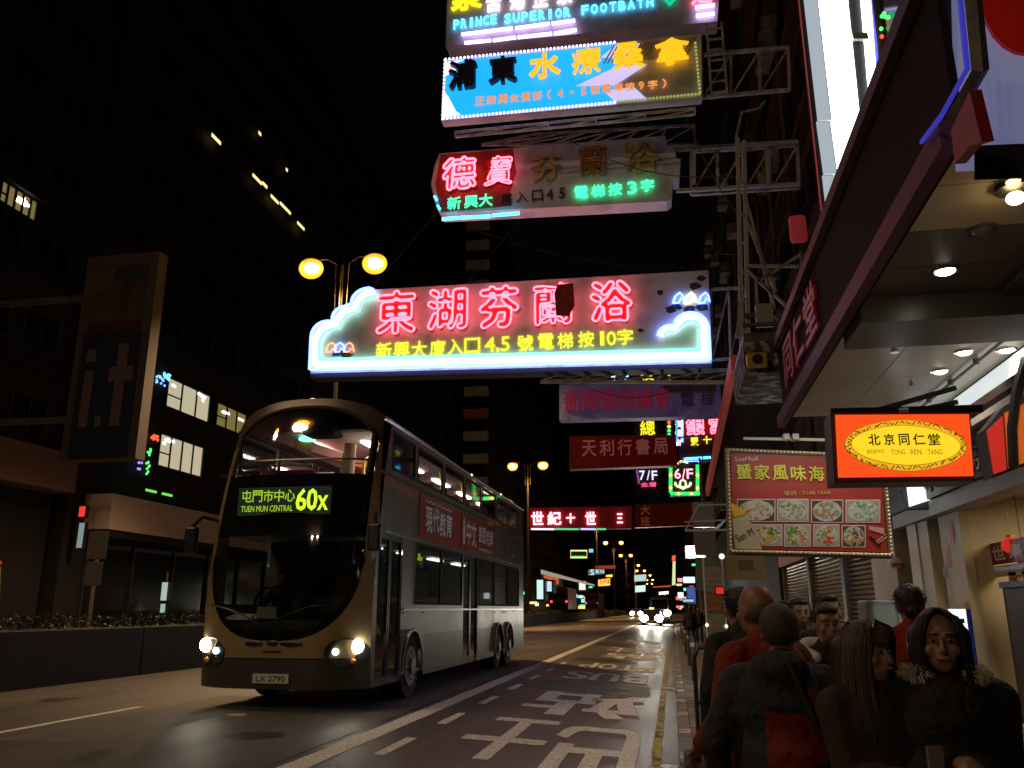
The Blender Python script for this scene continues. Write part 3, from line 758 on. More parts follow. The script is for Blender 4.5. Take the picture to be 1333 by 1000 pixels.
s.truss((900, 190), (1040, 181), (900, 246), (1042, 237), 4, .25, th=.09)
WPM = M('pale_steel', (.5, .5, .47), .6, .2)
mb = MB()
for x in (903, 968, 1000): mb.bar(s.P(x, 196, -.05), s.P(x, 238, -.05), .1)
mb.bar(s.P(880, 192, -.1), s.P(1040, 182, -.1), .09); mb.bar(s.P(880, 246, -.1), s.P(1042, 237, -.1), .08)
mb.tube([s.P(958, 182, 0), s.P(966, 146, 0), s.P(988, 141, 0), s.P(996, 132, 0)], .035, 6)
mb.build('pale_frame', WPM, s.t)
s.truss((690, 158), (905, 145), (620, 172), (905, 172), 6, .6, th=.06)

# ---- top sign, cut by the frame
s = Sign('neon_sign', 19, (745, 30), 'topmost sign with cyan neon words PRINCE SUPERIOR FOOTBATH over lilac tubes')
s.board([(580, 60), (586, -110), (945, -150), (934, 28)], M('grey_top_board', (.5, .5, .56), .6, noise=(1.5, .3)), .5)
for w, x0, x1, y0, y1 in (('PRINCE', 590, 648, 34, 27), ('SUPERIOR', 656, 744, 26, 18), ('FOOTBATH', 756, 852, 15, 5)):
    n = len(w); st = (x1-x0)/n
    for i, c in enumerate(w): s.char(c, x0+st*(i+.5), y0+(y1-y0)*i/(n-1), 13.5, NCY, .02, .03, .05, wpx=(3 if c == 'I' else st*.72))
s.char('泉', 608, 1, 30, E('neon_yellow_face', (1, .85, .02), 1.2), .03, .1, wpx=38)
for c, x, y in (('古', 643, 8), ('港', 674, 5), ('正', 704, 2), ('宗', 735, -2)): s.char(c, x, y, 20, NPNK, .01, .04, .05, wpx=19)
s.char('足', 913, -4, 26, NRED, .02, .05, .05, wpx=26)
s.tube([(862, -4), (872, 8), (884, -6)], E('neon_heart', (.0, .6, .3), 1.1), .06, .08)
for seg in (((602, 48), (668, 40)), ((672, 40), (716, 34)), ((719, 34), (749, 30)), ((606, 59), (640, 56)), ((643, 56), (672, 52)), ((675, 52), (719, 47)), ((722, 47), (751, 42)), ((905, 13), (930, 10)), ((906, 24), (930, 21))):
    s.tube(seg, NLIL, .045, .1)

# ---- violet nightclub sign
s = Sign('signboard', 32, (835, 546), 'faintly self-glowing violet-tinted signboard 新輝煌夜總會 with dull red characters', 'signboard')
s.board([(728, 547), (728, 501), (937, 496), (940, 541)], M('violet_board', (.3, .26, .42), .6, noise=(.9, .4), dirt=(1.3, (.12, .11, .15)), emis=(.16, .12, .4), est=.09), .6)  # faint glow in board and letters stands in for light on them
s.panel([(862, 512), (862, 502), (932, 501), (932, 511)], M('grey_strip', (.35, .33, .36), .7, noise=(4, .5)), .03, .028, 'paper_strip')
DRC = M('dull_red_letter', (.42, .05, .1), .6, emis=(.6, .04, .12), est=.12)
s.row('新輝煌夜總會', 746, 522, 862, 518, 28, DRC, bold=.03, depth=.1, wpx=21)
s.row('電梯', 895, 521, 921, 520, 18, M('faint_letter', (.25, .08, .12), .6), bold=.01, depth=.05)
s.truss((735, 492), (940, 486), (735, 500), (940, 495), 6, .3)

# ---- dark red bookshop sign
s = Sign('signboard', 40, (811, 609), 'dark red signboard 天利行書局 with pinkish characters', 'signboard')
s.board([(741, 611), (741, 568), (880, 566), (881, 606)], M('dark_red_face', (.2, .015, .015), .6, emis=(.55, .01, .01), est=.035), .6)  # face and letters glow a little in place of light falling on them
s.row('天利行書局', 767, 584, 860, 581, 21, M('pinkish_letter', (.5, .25, .25), .6, emis=(.8, .25, .22), est=.12), bold=.01, depth=.08, wpx=18)
s.truss((884, 568), (915, 566), (884, 604), (915, 602), 1, .3)

# ---- tall mixed neon column behind
s = Sign('neon_sign', 52, (842, 645), 'tall column of small neon signs with yellow characters seen behind the violet signboard')
s.board([(826, 646), (826, 478), (860, 476), (860, 644)], CASE, .4)
YF = E('neon_yellow_tall', (.95, .85, .02), 1.2)
s.char('夜', 842, 489, 14, YF, .02, .05, wpx=18); s.char('總', 843, 557, 20, YF, .02, .05, wpx=19)
s.char('會', 843, 600, 16, YF, .01, .05, wpx=16)
for i, (c, w) in enumerate((('7', 7), ('/', 4), ('F', 7))): s.char(c, 836+i*8, 619, 12, E('neon_white_lilac', (.7, .65, 1), 1.5), .015, .05, wpx=w)
s.char('全層', 844, 631, 6, E('neon_crimson', (1, .1, .25), 1.3), .01, .05, wpx=20)
s.tube([(829, 612), (832, 630)], E('dim_violet', (.4, .1, .4), .6), .06, .1)
s = Sign('neon_sign', 48, (810, 497), 'small blue horseshoe-shaped neon peeping out below the pink neon sign')
s.board([(797, 500), (797, 478), (818, 478), (818, 499)], CASE, .3)
s.tube([(798, 499)]+arc_pts(807, 488, 8.5, 8, 180, 0, 8)+[(816, 499)], E('neon_sky', (.2, .5, 1), 3), .12, .12)
s = Sign('neon_sign', 50, (871, 560), 'thin string of green, red and yellow bulbs running down beside the silver sign')
s.board([(866, 640), (866, 476), (876, 476), (876, 640)], CASE, .2)
for i in range(20):
    y = 480+i*5.4
    if 500 < y < 541: continue
    c = ((.05, .9, .3), (1, .1, .05), (.9, .8, .1), (.05, .9, .3))[i % 4]
    MB().sphere(s.P(871, y, .05), .11, 6, 4).build('bulb', E('bulb%d' % (i % 4), c, 1.6), s.t)
# ---- silver sign 銀宮
s = Sign('neon_sign', 44, (912, 600), 'small red neon sign 銀宮 with blue edge tubes, cut by the red awning edge')
s.board([(884, 605), (884, 543), (935, 541), (930, 600)], M('maroon_board', (.12, .015, .02), .6), .3)
s.char('銀', 905, 556, 22, REDF, .02, .06, neon=NRED, nr=.04, wpx=22); s.char('宮', 931, 555, 20, REDF, .02, .06, neon=NRED, nr=.04, wpx=14)
s.char('豐', 904, 574, 12, NYEL, .02, .05, wpx=10); s.char('十', 920, 573, 10, NYEL, .04, .05, wpx=12)
for m, x in ((NBLU, 888), (E('neon_deep_blue', (.1, .3, 1), 1.4), 881)): s.tube([(x, 546), (x, 576)], m, .06, .1)
s.tube([(890, 598), (925, 596)], NCY, .07, .1); s.tube([(886, 602), (912, 602)], NBLU, .07, .1)
for i, c in enumerate('夜總會'): s.char(c, 883, 552+i*12, 9, NLIL, .01, .04, wpx=8)
# ---- green bordered 6/F
s = Sign('neon_sign', 42, (890, 645), 'neon sign reading 6/F inside a green bulb border with pale scrolls')
s.board([(872, 646), (871, 602), (909, 601), (909, 645)], CASE, .3)
for i, (c, w) in enumerate((('6', 8), ('/', 4), ('F', 8))): s.char(c, 882+i*8, 617, 13, E('neon_rose', (1, .45, .55), 2), .015, .05, wpx=w)
mb = MB(); mr = MB()
path = [(873, 606+i*4.2) for i in range(9)]+[(875+i*4.2, 643) for i in range(9)]+[(908, 640-i*4.2) for i in range(9)]
for i, p in enumerate(path): (mr if i % 4 == 3 else mb).sphere(s.P(*p, .08), .1, 6, 4)
mb.build('green_bulbs_or_reflections', E('bulb_green', (.03, .9, .15), 1.5), s.t); mr.build('orange_bulbs', E('bulb_orange', (1, .5, .1), 1.8), s.t)
CRM = E('neon_cream', (.95, 1, .6), 1.3)
s.tube(arc_pts(889, 605, 6, 4, 0, 180, 6), CRM, .06, .1, 'scroll'); s.tube(arc_pts(889, 630, 10, 5, 20, -200, 10), CRM, .06, .1, 'scroll'); s.tube(arc_pts(889, 631, 4, 6, 0, 360, 8), CRM, .05, .1, 'scroll')

# ---- far red sign 世紀
s = Sign('neon_sign', 62, (755, 690), 'long dark red sign with glowing pinkish red characters 世紀 beside the rear of the bus')
s.board([(688, 690), (688, 661), (822, 659), (822, 688)], M('deep_red_board', (.2, .01, .02), .5, emis=(.5, 0, .01), est=.06), .6)
NR2 = E('neon_far_red', (1, .3, .35), 5)
for c, x, w in (('世', 700, 15), ('紀', 722, 17), ('十', 743, 11), ('世', 769, 13), ('三', 807, 7)): s.char(c, x, 675, 16 if w > 12 else 12, NR2, .03, .1, .1, wpx=w)
pal = [(E('strip_w', (.9, .85, 1), 1.5), 692, 722), (E('strip_g', (.1, .8, .3), 1.), 723, 754), (E('strip_p', (.6, .6, 1), 1.3), 756, 776), (E('strip_g', (.1, .8, .3), 1.), 777, 789)]
for m, a, b in pal: s.tube([(a, 689), (b, 689.3)], m, .07, .15)
# ---- dark red sign, its dim light painted in as a glow
s = Sign('signboard', 55, (875, 688), 'almost unlit brownish red signboard right of the far glowing red one', 'signboard')
s.board([(826, 687), (826, 657), (905, 654), (905, 684)], M('brown_red_face', (.12, .012, .008), .6, emis=(.5, .03, .01), est=.03), .5)
s.char('大', 840, 664, 12, M('dim_orange_letter', (.5, .12, .03), .6, emis=(.8, .2, .05), est=.12), .02, .05); s.char('班', 840, 679, 12, M('dim_orange_letter', ), .01, .05)
# ---- little far signs
def far_sign(Y, pts, face, est, label, txt=None, tm=None, th=.4):
    cx = sum(p[0] for p in pts)/4; cy = max(p[1] for p in pts)
    s = Sign('shop_sign', Y, (cx, cy), label, 'shop sign', 'small lit signs far down the street')
    s.board(pts, CASE, th)
    xs = [p[0] for p in pts]; ys = [p[1] for p in pts]
    q = [(x+(.8 if x < cx else -.8), y+(.8 if y < sum(ys)/4 else -.8)) for x, y in pts]
    if face: s.panel(q, E('far_face_%d_%d' % (pts[0][0], pts[0][1]), face, est), .05, .045, 'face')
    if txt:
        for c, x, y, h, w in txt: s.char(c, x, y, h, tm, .02, .05, .06, wpx=w)
    return s
s = far_sign(120, [(742, 728), (742, 716), (766, 715), (766, 727)], None, 0, 'far sign with thin yellow neon border and green underline')
s.tube([(743, 726), (743, 717), (764, 717), (764, 726)], E('far_amber', (1, .75, .2), 1.6), .1, .1, closed=True); s.tube([(745, 725), (762, 725)], E('far_green', (.1, .8, .2), 1.4), .12, .2)
far_sign(122, [(766, 720), (766, 714), (773, 714), (773, 720)], (.2, .55, .9), 1.3, 'tiny round blue lamp sign next to the amber bordered sign')
far_sign(130, [(765, 750), (765, 741), (788, 740), (788, 748)], (.18, .26, .32), .6, 'far dark sign with pale grey-blue lettering', [('S', 771, 745, 7, 5), ('E', 778, 744, 4, 4), ('N', 784, 744, 4, 4)], E('far_paleblue', (.6, .8, .9), 1.2))
far_sign(126, [(778, 764), (778, 754), (795, 752), (795, 763)], (1, .6, .08), 1.4, 'far yellow and red lightbox below the pale grey-blue sign', [('好', 784, 758, 7, 7), ('味', 791, 757, 7, 7)], E('far_redl', (.9, .1, .02), .9))
far_sign(128, [(788, 752), (788, 748), (798, 747), (798, 752)], (1, .75, .05), 1.3, 'tiny yellow box on the corner of the yellow and red lightbox')
far_sign(150, [(774, 742), (774, 736), (802, 735), (802, 741)], (.55, .08, .02), .5, 'far dull red board above the pale grey-blue sign')
far_sign(105, [(874, 763), (875, 730), (880, 729), (880, 762)], (.75, .85, .35), 1.0, 'narrow upright yellow-green sign with a red head over the right pavement')
far_sign(104, [(874, 731), (874, 723), (880, 722), (880, 730)], (1, .08, .03), 1.5, 'red head of the narrow upright yellow-green sign')
far_sign(160, [(825, 758), (825, 748), (842, 747), (842, 757)], (.55, .75, .7), .9, 'upper pale green lit shop level far down the street')
far_sign(160, [(826, 772), (826, 762), (841, 761), (841, 771)], (.65, .85, .8), 1.1, 'lower pale green lit shop level far down the street')
far_sign(90, [(857, 775), (857, 770), (871, 769), (871, 774)], (1, .95, .9), 2.0, 'small glaring white sign above the oncoming headlights')
far_sign(140, [(849, 766), (849, 763), (874, 761), (874, 765)], (.7, .1, .03), .6, 'dull red strip sign above the oncoming headlights')
# white lit shopfronts and awning across the road beyond the bus
def far_box(name, px0, py0, px1, py1, Y, d, mat, label, cat):
    a = ony(px0, py1, Y); b = ony(px1, py0, Y)
    t = thing(name, ((a.x+b.x)/2, Y, a.z), label, cat)
    w = (b.x-a.x)/2; h = b.z-a.z
    MB().box(-w-.15, 0, -.15, w+.15, d, h+.15).build('surround', CASE, t); MB().box(-w, -.03, 0, w, -.004, h).build('lit_face', mat, t); return t
far_box('shop_window', 699, 755, 707, 780, 75, 2, E('far_teal_white', (.65, .95, .9), 1.0), 'upright pale teal shop window close behind the rear of the bus', 'shop window')
far_box('shop_window', 712, 757, 718, 770, 76, 2, E('far_teal2', (.6, .9, .95), .9), 'second small pale shop window to the right of the teal one', 'shop window')
far_box('shop_window', 754, 757, 762, 768, 92, 2, E('far_w3', (.9, .95, .85), 1.1), 'small bright shop window behind the far double-decker', 'shop window')
far_box('shop_window', 708, 749, 727, 761, 82, 2, E('far_orange', (.9, .18, .05), .55), 'orange-lit shop interior under the slanting awning', 'shop window')
aw = thing('awning', ony(735, 752, 78), 'far white slanting awning with light from below put into its canvas', 'awning'); k = .075
MB().hexa([(-2.2, 0, .35), (2.6, 0, -.75), (2.6, 1.5, -.75), (-2.2, 1.5, .35)], [(-2.2, 0, .75), (2.6, 0, -.6), (2.6, 1.5, -.6), (-2.2, 1.5, .75)]).build('canvas', M('self_lit_white_canvas', (.7, .68, .62), .8, emis=(.8, .75, .6), est=.35), aw)  # light on the canvas is put in as emission
MB().bar((-2.2, .1, .3), (-2.2, .1, -1.6), .08).build('post', STEEL, aw)

# many tiny shop lights far down both sides
rnd = random.Random(11)
cols = (('green', (.1, .9, .45), 1.3), ('red', (1, .08, .06), 1.8), ('white', (.9, .95, 1), 1.8), ('amber', (1, .6, .12), 1.6), ('teal', (.3, .85, .8), 1.1), ('pink', (1, .3, .5), 1.3))
proto = {}
for nm, c, st in cols:
    case = MB().box(-.5, .01, -.5, .5, .3, .5).mesh('case'); case.materials.append(CASE)
    face = MB().box(-.46, -.03, -.44, .46, .005, .44).mesh('face'); face.materials.append(E('tiny_'+nm, c, st)); proto[nm] = (case, face)
for k in range(64):
    nm = cols[rnd.randrange(6)][0]; left = k < 50
    Y = rnd.uniform(70, 330); X = rnd.uniform(-27, -23.5) if left else rnd.uniform(1.6, 3.4); z = rnd.uniform(1.6, 5.2)+(rnd.random() < .2)*rnd.uniform(2, 9)
    t = thing('shop_light', (X, Y, z), 'tiny %s shop light far down the %s' % (nm, 'opposite pavement' if left else 'near pavement'), 'shop light', 'tiny %s shop lights far down the %s' % (nm, 'opposite pavement' if left else 'near pavement'))
    w = rnd.uniform(.4, 1.7)*(Y/160); h = rnd.uniform(.25, .8)*(Y/160); t.scale = (w, 1, h)
    link('case', proto[nm][0], t); link('face', proto[nm][1], t)
# loose cables between the signs
for k, (a, b, Y) in enumerate((((700, 160), (960, 230), 17), ((880, 120), (980, 300), 16.5), ((930, 330), (1060, 250), 15.8), ((740, 495), (900, 500), 25), ((620, 300), (960, 345), 22))):
    A = ony(*a, Y); B = ony(*b, Y+.6)
    t = thing('cable', A, ['slack cable strung between the sauna sign and the steel lattice', 'slack cable hanging beside the narrow steel ladder', 'slack cable crossing in front of the steel lattice mast', 'slack cable below the large pink neon sign', 'thin cable passing above the large pink neon sign'][k], 'cable')
    MB().tube([(B-A)*(i/12)-Vector((0, 0, math.sin(math.pi*i/12)*.5)) for i in range(13)], .012, 4).build('wire', STEEL, t)
# ================================================================== DOUBLE-DECK BUS
GOLD = M('champagne_paint', (.28, .21, .1), .36, .2, coat=.5, noise=(2, .08))
GOLDS = M('champagne_grey_paint', (.17, .135, .085), .34, .2, coat=.5, noise=(2, .1))
SKIRT = M('grey_skirt_paint', (.055, .048, .038), .4, .3, coat=.3)
GBLK = M('gloss_black_mask', (.006, .006, .007), .08, spec=.6)
WSCR = glass('windscreen_glass', (.9, .92, .92), .2)
WSIDE = glass('side_glass', (.72, .7, .7), .5)
WDARK = glass('dark_side_glass', (.5, .52, .52), .6)
SEAT = M('red_seat_fabric', (.2, .035, .045), .8, noise=(8, .3))
INT = M('interior_grey', (.35, .3, .27), .7)
INTC = M('interior_ceiling', (.6, .5, .45), .6)
YPOLE = M('yellow_handrail', (.8, .62, .02), .4, emis=None)
ITUBE = E('interior_tube', (1, .93, .86), 14)
HL = E('headlight_glow', (1, .93, .75), 40); HL2 = E('sidelight_glow', (.7, 1, .95), 6)
BW = 1.27; BL = 12.8
bus = thing('double_decker_bus', (-5.4, 11.1, .1), 'gold double-decker bus on route 60X with glowing yellow-green destination display', 'bus')
def FY(x, z): return .62*max(0, (z-1.6)/2.7)**1.7+.4*abs(x/BW)**3.6+.1*max(0, (.9-z))
def zroof(x): return 4.1+.42*max(0, 1-abs(x/BW)**2.2)**.6
def zb(x): return 2.05-1.12*max(0, 1-abs(x/1.15)**2.7)**(1/2.1)
def zt(x): return 3.75+.63*max(0, 1-abs(x/1.15)**2.4)**.6
def region(name, zlo, zhi, x0, x1, nx, nz, mat, off=0, parent=None, smooth=True, thick=0):
    mb = MB()
    for i in range(nx+1):
        t = i/nx; x = x0+(x1-x0)*t
        a = zlo(x); b = zhi(x)
        for j in range(nz+1):
            z = a+(b-a)*j/nz; mb.v.append((x, FY(x, z)-off, z))
    for i in range(nx):
        for j in range(nz):
            k = i*(nz+1)+j; mb.f.append((k, k+nz+1, k+nz+2, k+1))
    return mb.build(name, mat, parent or bus, smooth)
XS = 48
# front shell
region('front_bumper', lambda x: .3, lambda x: .7, -BW, BW, XS, 4, SKIRT)
def zbb(x): return zb(x) if abs(x) < 1.15 else 2.05
def ztt(x): return zt(x) if abs(x) < 1.15 else 3.75
region('front_panel', lambda x: .7, zbb, -BW, BW, 80, 10, GOLD)
for sx in (-1, 1): region('corner_post', lambda x: 2.05, lambda x: 3.75, sx*1.15, sx*BW, 4, 10, GOLD)
BROW = M('dark_bronze_paint', (.09, .07, .045), .35, .2, coat=.5)
region('front_brow', ztt, zroof, -BW, BW, 80, 4, BROW)
region('shut_line', lambda x: .69, lambda x: .705, -1.0, 1.0, 30, 1, BLACKM, .003)
# black mask between the decks and the glass
region('destination_surround', lambda x: 2.36, lambda x: 3.27, -1.15, 1.15, 40, 8, GBLK, .0)
def ring_region(name, f_out, f_in, m): pass
region('windscreen_edge', zb, lambda x: max(zb(x), min(2.36, zb(x/.93 if abs(x) < 1.06 else 1.15)+.07)), -1.15, 1.15, 90, 2, GBLK, .001)
lw = region('lower_windscreen', lambda x: zb(x)+.0, lambda x: 2.36, -1.15, 1.15, 60, 10, glass('lower_screen_glass', (.6, .63, .63), .8), -.02)
uw = region('upper_windscreen', lambda x: 3.27, lambda x: zt(x), -1.07, 1.07, 60, 8, WSCR, -.02)
for sx in (-1, 1): region('screen_pillar', lambda x: 3.27, lambda x: zt(x) if abs(x) < 1.15 else 3.75, sx*1.07, sx*1.15, 4, 8, GBLK, .001)
# rubber edge of the upper screen
mb = MB(); e = [(x, FY(x, z)-.005, z) for x, z in [(-1.08+2.16*i/40, zt(-1.08+2.16*i/40)-.02) for i in range(41)]]
e = [(-1.08, FY(1.08, 3.29)-.005, 3.29)]+e+[(1.08, FY(1.08, 3.29)-.005, 3.29)]
mb.tube(e, .035, 6); mb.build('screen_rubber', BLACKM, bus, True)
MB().tube([(-1.1+2.2*i/20, FY(-1.1+2.2*i/20, 3.5)+.03, 3.5) for i in range(21)], .018, 6).build('guard_rail', CHROME, bus, True)
# roof
mb = MB(); n = 24
for j, yy in enumerate([None, .8, 1.4, 3, 6, 9, 12.0, BL-.1, BL]):
    for i in range(n+1):
        x = -BW+2*BW*i/n; z = zroof(x)
        y = FY(x, z) if yy is None else max(yy, FY(x, z)+.01)
        mb.v.append((x, y, z-(.12 if j == 8 else 0)))
for j in range(8):
    for i in range(n): k = j*(n+1)+i; mb.f.append((k, k+1, k+n+2, k+n+1))
mb.build('roof', BROW, bus, True)
MB().box(-.6, 2.6, 4.44, .6, 4.1, 4.53).build('roof_hatch', SKIRT, bus, bevel=.02)
# sides: a grid with the openings left out
def side(sx, holes):
    ys = sorted({0, BL}.union(*[{h[0], h[2]} for h in holes])); zs = sorted({.3, .95, 1.3, 4.1}.union(*[{h[1], h[3]} for h in holes]))
    mats = {}
    for i in range(len(ys)-1):
        for j in range(len(zs)-1):
            yc = (ys[i]+ys[i+1])/2; zc = (zs[j]+zs[j+1])/2
            if any(h[0] < yc < h[2] and h[1] < zc < h[3] for h in holes): continue
            nm = 'skirt' if zc < .95 else 'side_panel'
            m = mats.setdefault((nm, i, j), MB()); v = []
            for y, z in ((ys[i], zs[j]), (ys[i+1], zs[j]), (ys[i+1], zs[j+1]), (ys[i], zs[j+1])):
                yy = FY(BW, z) if y == 0 else y
                v.append((sx*BW, yy, z))
            m.add(v, [(0, 1, 2, 3)])
    for (nm, i, j), m in mats.items(): m.build(nm, SKIRT if nm == 'skirt' else GOLDS, bus)
UW = [(1.02, 2.22), (2.36, 3.98), (4.12, 5.63), (5.77, 7.25), (7.39, 8.9), (9.04, 10.4), (10.54, 11.9)]
holes = [(a, 3.42, b, 4.03) for a, b in UW]
LWn = [(2.42, 3.98), (4.06, 5.6), (7.1, 8.7), (8.78, 10.4), (10.48, 12.1)]
lh = [(a, 1.42, b, 2.43) for a, b in LWn]
WH = [(2.35, .62), (9.35, .6), (10.65, .6)]
wh = [(c-r, .3, c+r, 1.3) for c, r in WH]
doors = [(.55, .3, 1.68, 2.43), (5.7, .3, 7.0, 2.43)]
side(1, holes+lh+wh+doors); side(-1, [(a, 3.42, b, 4.03) for a, b in UW]+[(.9, 1.42, 2.2, 2.43)]+lh+wh)
for sx in (-1, 1):
    for c, r in WH:     # wheel-arch panels cut round
        mb = MB(); K = 16
        for i in range(K+1):
            t = math.pi*i/K; q = max(abs(math.cos(t))/r, math.sin(t)/.95)
            px = c+math.cos(t)*.545; pz = .42+math.sin(t)*.6
            ox = c+math.cos(t)/q; oz = .35+math.sin(t)/q
            mb.v += [(sx*BW, px, max(.3, pz)), (sx*BW, ox, min(1.3, max(.3, oz)))]
            if i: k = 2*i; mb.f.append((k-2, k-1, k+1, k))
        mb.build('wheel_arch', GOLDS, bus)
        MB().tube([(sx*(BW+.01), c+math.cos(math.pi*i/K)*.55, max(.32, .42+math.sin(math.pi*i/K)*.605)) for i in range(K+1)], .022, 5).build('arch_trim', CHROME if c < 3 else SKIRT, bus, True)
        MB().box(sx*.7, c-.54, .25, sx*(BW-.35), c+.54, 1.29).build('arch_well', BLACKM, bus)
    for k, hs in enumerate((holes, lh)):
        for a, z0, b, z1 in hs:
            f = MB(); t = .045
            x0 = sx*(BW-.02); x1 = sx*(BW+.006)
            f.box(x0, a, z0, x1, b, z0+t).box(x0, a, z1-t, x1, b, z1).box(x0, a, z0+t, x1, a+t, z1-t).box(x0, b-t, z0+t, x1, b, z1-t)
            if k == 1: f.box(sx*(BW-.015), a+t, z0+.68, sx*(BW+.003), b-t, z0+.71)
            w = f.build('window', BLACKM, bus, bevel=.0)
            MB().add([(sx*(BW-.012), a+t, z0+t), (sx*(BW-.012), b-t, z0+t), (sx*(BW-.012), b-t, z1-t), (sx*(BW-.012), a+t, z1-t)], [(0, 1, 2, 3) if sx > 0 else (3, 2, 1, 0)]).build('pane', WSIDE if k == 0 else WDARK, w)
    MB().box(sx*(BW+.001), .5, 3.3, sx*(BW+.012), BL, 3.34).build('waist_trim', SKIRT, bus)
    MB().box(sx*(BW+.001), 1.8, 1.33, sx*(BW+.012), 12.6, 1.36).build('lower_trim', CHROME, bus)
    MB().box(sx*(BW+.001), .75, 2.445, sx*(BW+.014), 12.7, 2.475).build('deck_trim', CHROME, bus)
MB().tube([(BW, .62, 4.11), (BW+.012, 3, 4.12), (BW+.012, BL, 4.12)], .02, 6).build('gutter_rail', CHROME, bus, True)
MB().box(-BW, BL, .3, BW, BL+.03, 4.0).build('rear_panel', GOLDS, bus)
# doors
for n_, (a, z0, b, z1) in enumerate(doors):
    for k in range(2):
        ya = a+(b-a)*k/2+.01; yb = a+(b-a)*(k+1)/2-.01; x0 = BW-.05; x1 = BW-.01; t = .05
        f = MB().box(x0, ya, z0, x1, yb, z0+.12).box(x0, ya, z1-.08, x1, yb, z1).box(x0, ya, z0+.12, x1, ya+t, z1-.08).box(x0, yb-t, z0+.12, x1, yb, z1-.08)
        d = f.build('door', BLACK, bus)
        MB().add([(x0+.02, ya+t, z0+.12), (x0+.02, yb-t, z0+.12), (x0+.02, yb-t, z1-.08), (x0+.02, ya+t, z1-.08)], [(0, 1, 2, 3)]).build('pane', WDARK, d)
        if n_ == 0: MB().tube([(BW-.06, (ya+yb)/2+.1, 1.0), (BW-.09, (ya+yb)/2, 1.15), (BW-.06, (ya+yb)/2-.1, 1.0)], .02, 6).build('grab_handle', YPOLE, d, True)
    MB().box(BW-.4, a, .3, BW-.06, b, .34).build('step', M('step_metal', (.3, .3, .3), .5, .5), bus)
# wheels
for c, r in WH:
    for sx in (-1, 1):
        w = link('wheel', MB().cyl((sx*.88, c, .48), (sx*(BW-.04), c, .48), .48, 28).mesh('tyre'), bus); w.data.materials.append(RUBBER); w.data.shade_smooth(); w.data.set_sharp_from_angle(angle=R(40))
        MB().cyl((sx*(BW-.042), c, .48), (sx*(BW-.02), c, .48), .3, 20).cyl((sx*(BW-.02), c, .48), (sx*(BW+.03), c, .48), .12, 12).build('rim', M('wheel_rim', (.35, .35, .35), .4, .8), w, True)
        mb = MB()
        for k in range(8): mb.sphere((sx*(BW-.015), c+.2*math.cos(k*math.pi/4), .48+.2*math.sin(k*math.pi/4)), .022, 6, 4)
        mb.build('wheel_nut', CHROME, w)
# head lamps
for sx in (-1, 1):
    pts = [(sx*(1.0+.27*math.cos(R(a))), .77+.2*math.sin(R(a))) for a in range(0, 360, 20)]
    mb = MB(); 
    F3 = lambda q, o: (q[0], FY(min(abs(q[0]), BW), q[1])-o, q[1])
    pts = [(max(-BW+.005, min(BW-.005, x)), z) for x, z in pts]
    mb.ring([[F3(p, .012) for p in pts], [F3(p, -.03) for p in pts]])
    h = mb.build('headlamp_cluster', BLACK, bus)
    MB().sphere((sx*1.13, FY(1.13, .84)-.02, .86), (.095, .04, .095), 12, 8).build('headlight', HL, h, True)
    MB().sphere((sx*.88, FY(.88, .8)-.02, .79), (.05, .03, .045), 10, 6).build('sidelight', HL2, h, True)
    MB().sphere((sx*1.08, FY(1.08, .66)-.01, .66), (.05, .02, .04), 10, 6).build('indicator', M('amber_lens', (.5, .2, .02), .2), h, True)
for dx, w in ((-.27, .14), (0, .09), (.27, .17)):
    MB().sphere((dx, FY(dx, .88)-.004, .9-abs(dx)*.02), (w, .012, .04), 12, 6).build('emblem', BLACK, bus, True)
MB().box(-.13, FY(0, .78)-.006, .775, .13, FY(0, .78)+.0, .8).build('badge', BLACK, bus)
np_ = MB().box(-.26, FY(0, .45)-.03, .38, .26, FY(0, .45)-.002, .5).build('number_plate', M('plate_white', (.5, .5, .45), .5), bus)
text_flat('plate_characters', 'LX 2790', .42, .075, BLACKM, np_, lambda x, y, d: (-.21+x, FY(0, .45)-.031-d, .402+y), .002, .02)
# destination display
DX0, DX1, DZ0, DZ1 = -.76, .66, 2.66, 3.06
yd = FY(0, 2.85)
dd = MB().box(DX0, yd-.035, DZ0, DX1, yd+.02, DZ1).build('destination_display', M('display_glass', (.012, .02, .018), .15, emis=(.03, .05, .03), est=.3), bus)
LED = E('led_yellow_green', (.62, .95, .02), 1.25); LED2 = E('led_dim_green', (.45, .7, .03), .8)
fd = lambda ox, oz: (lambda x, y, d: (ox+x, yd-.037-d, oz+y))
for i, c in enumerate('屯門市中心'): text_flat('led_character', c, .15, .17, LED2, dd, fd(-.7+i*.168, 2.85), .003, .012)
text_flat('led_lettering', 'TUEN MUN CENTRAL', .8, .085, LED2, dd, fd(-.7, 2.71), .003, .012)
for i, (c, w) in enumerate((('6', .15), ('0', .15), ('x', .15))): text_flat('led_character', c, w, .3 if i < 2 else .2, LED, dd, fd(.15+i*.165, 2.72), .003, .028)
# side route display behind first lower window
sd = MB().box(BW-.06, 2.5, 2.02, BW-.04, 2.95, 2.3).build('side_display', BLACK, bus)
text_flat('led_lettering', '60x', .36, .16, LED, sd, lambda x, y, d: (BW-.038+d, 2.54+x, 2.1+y), .002, .02)
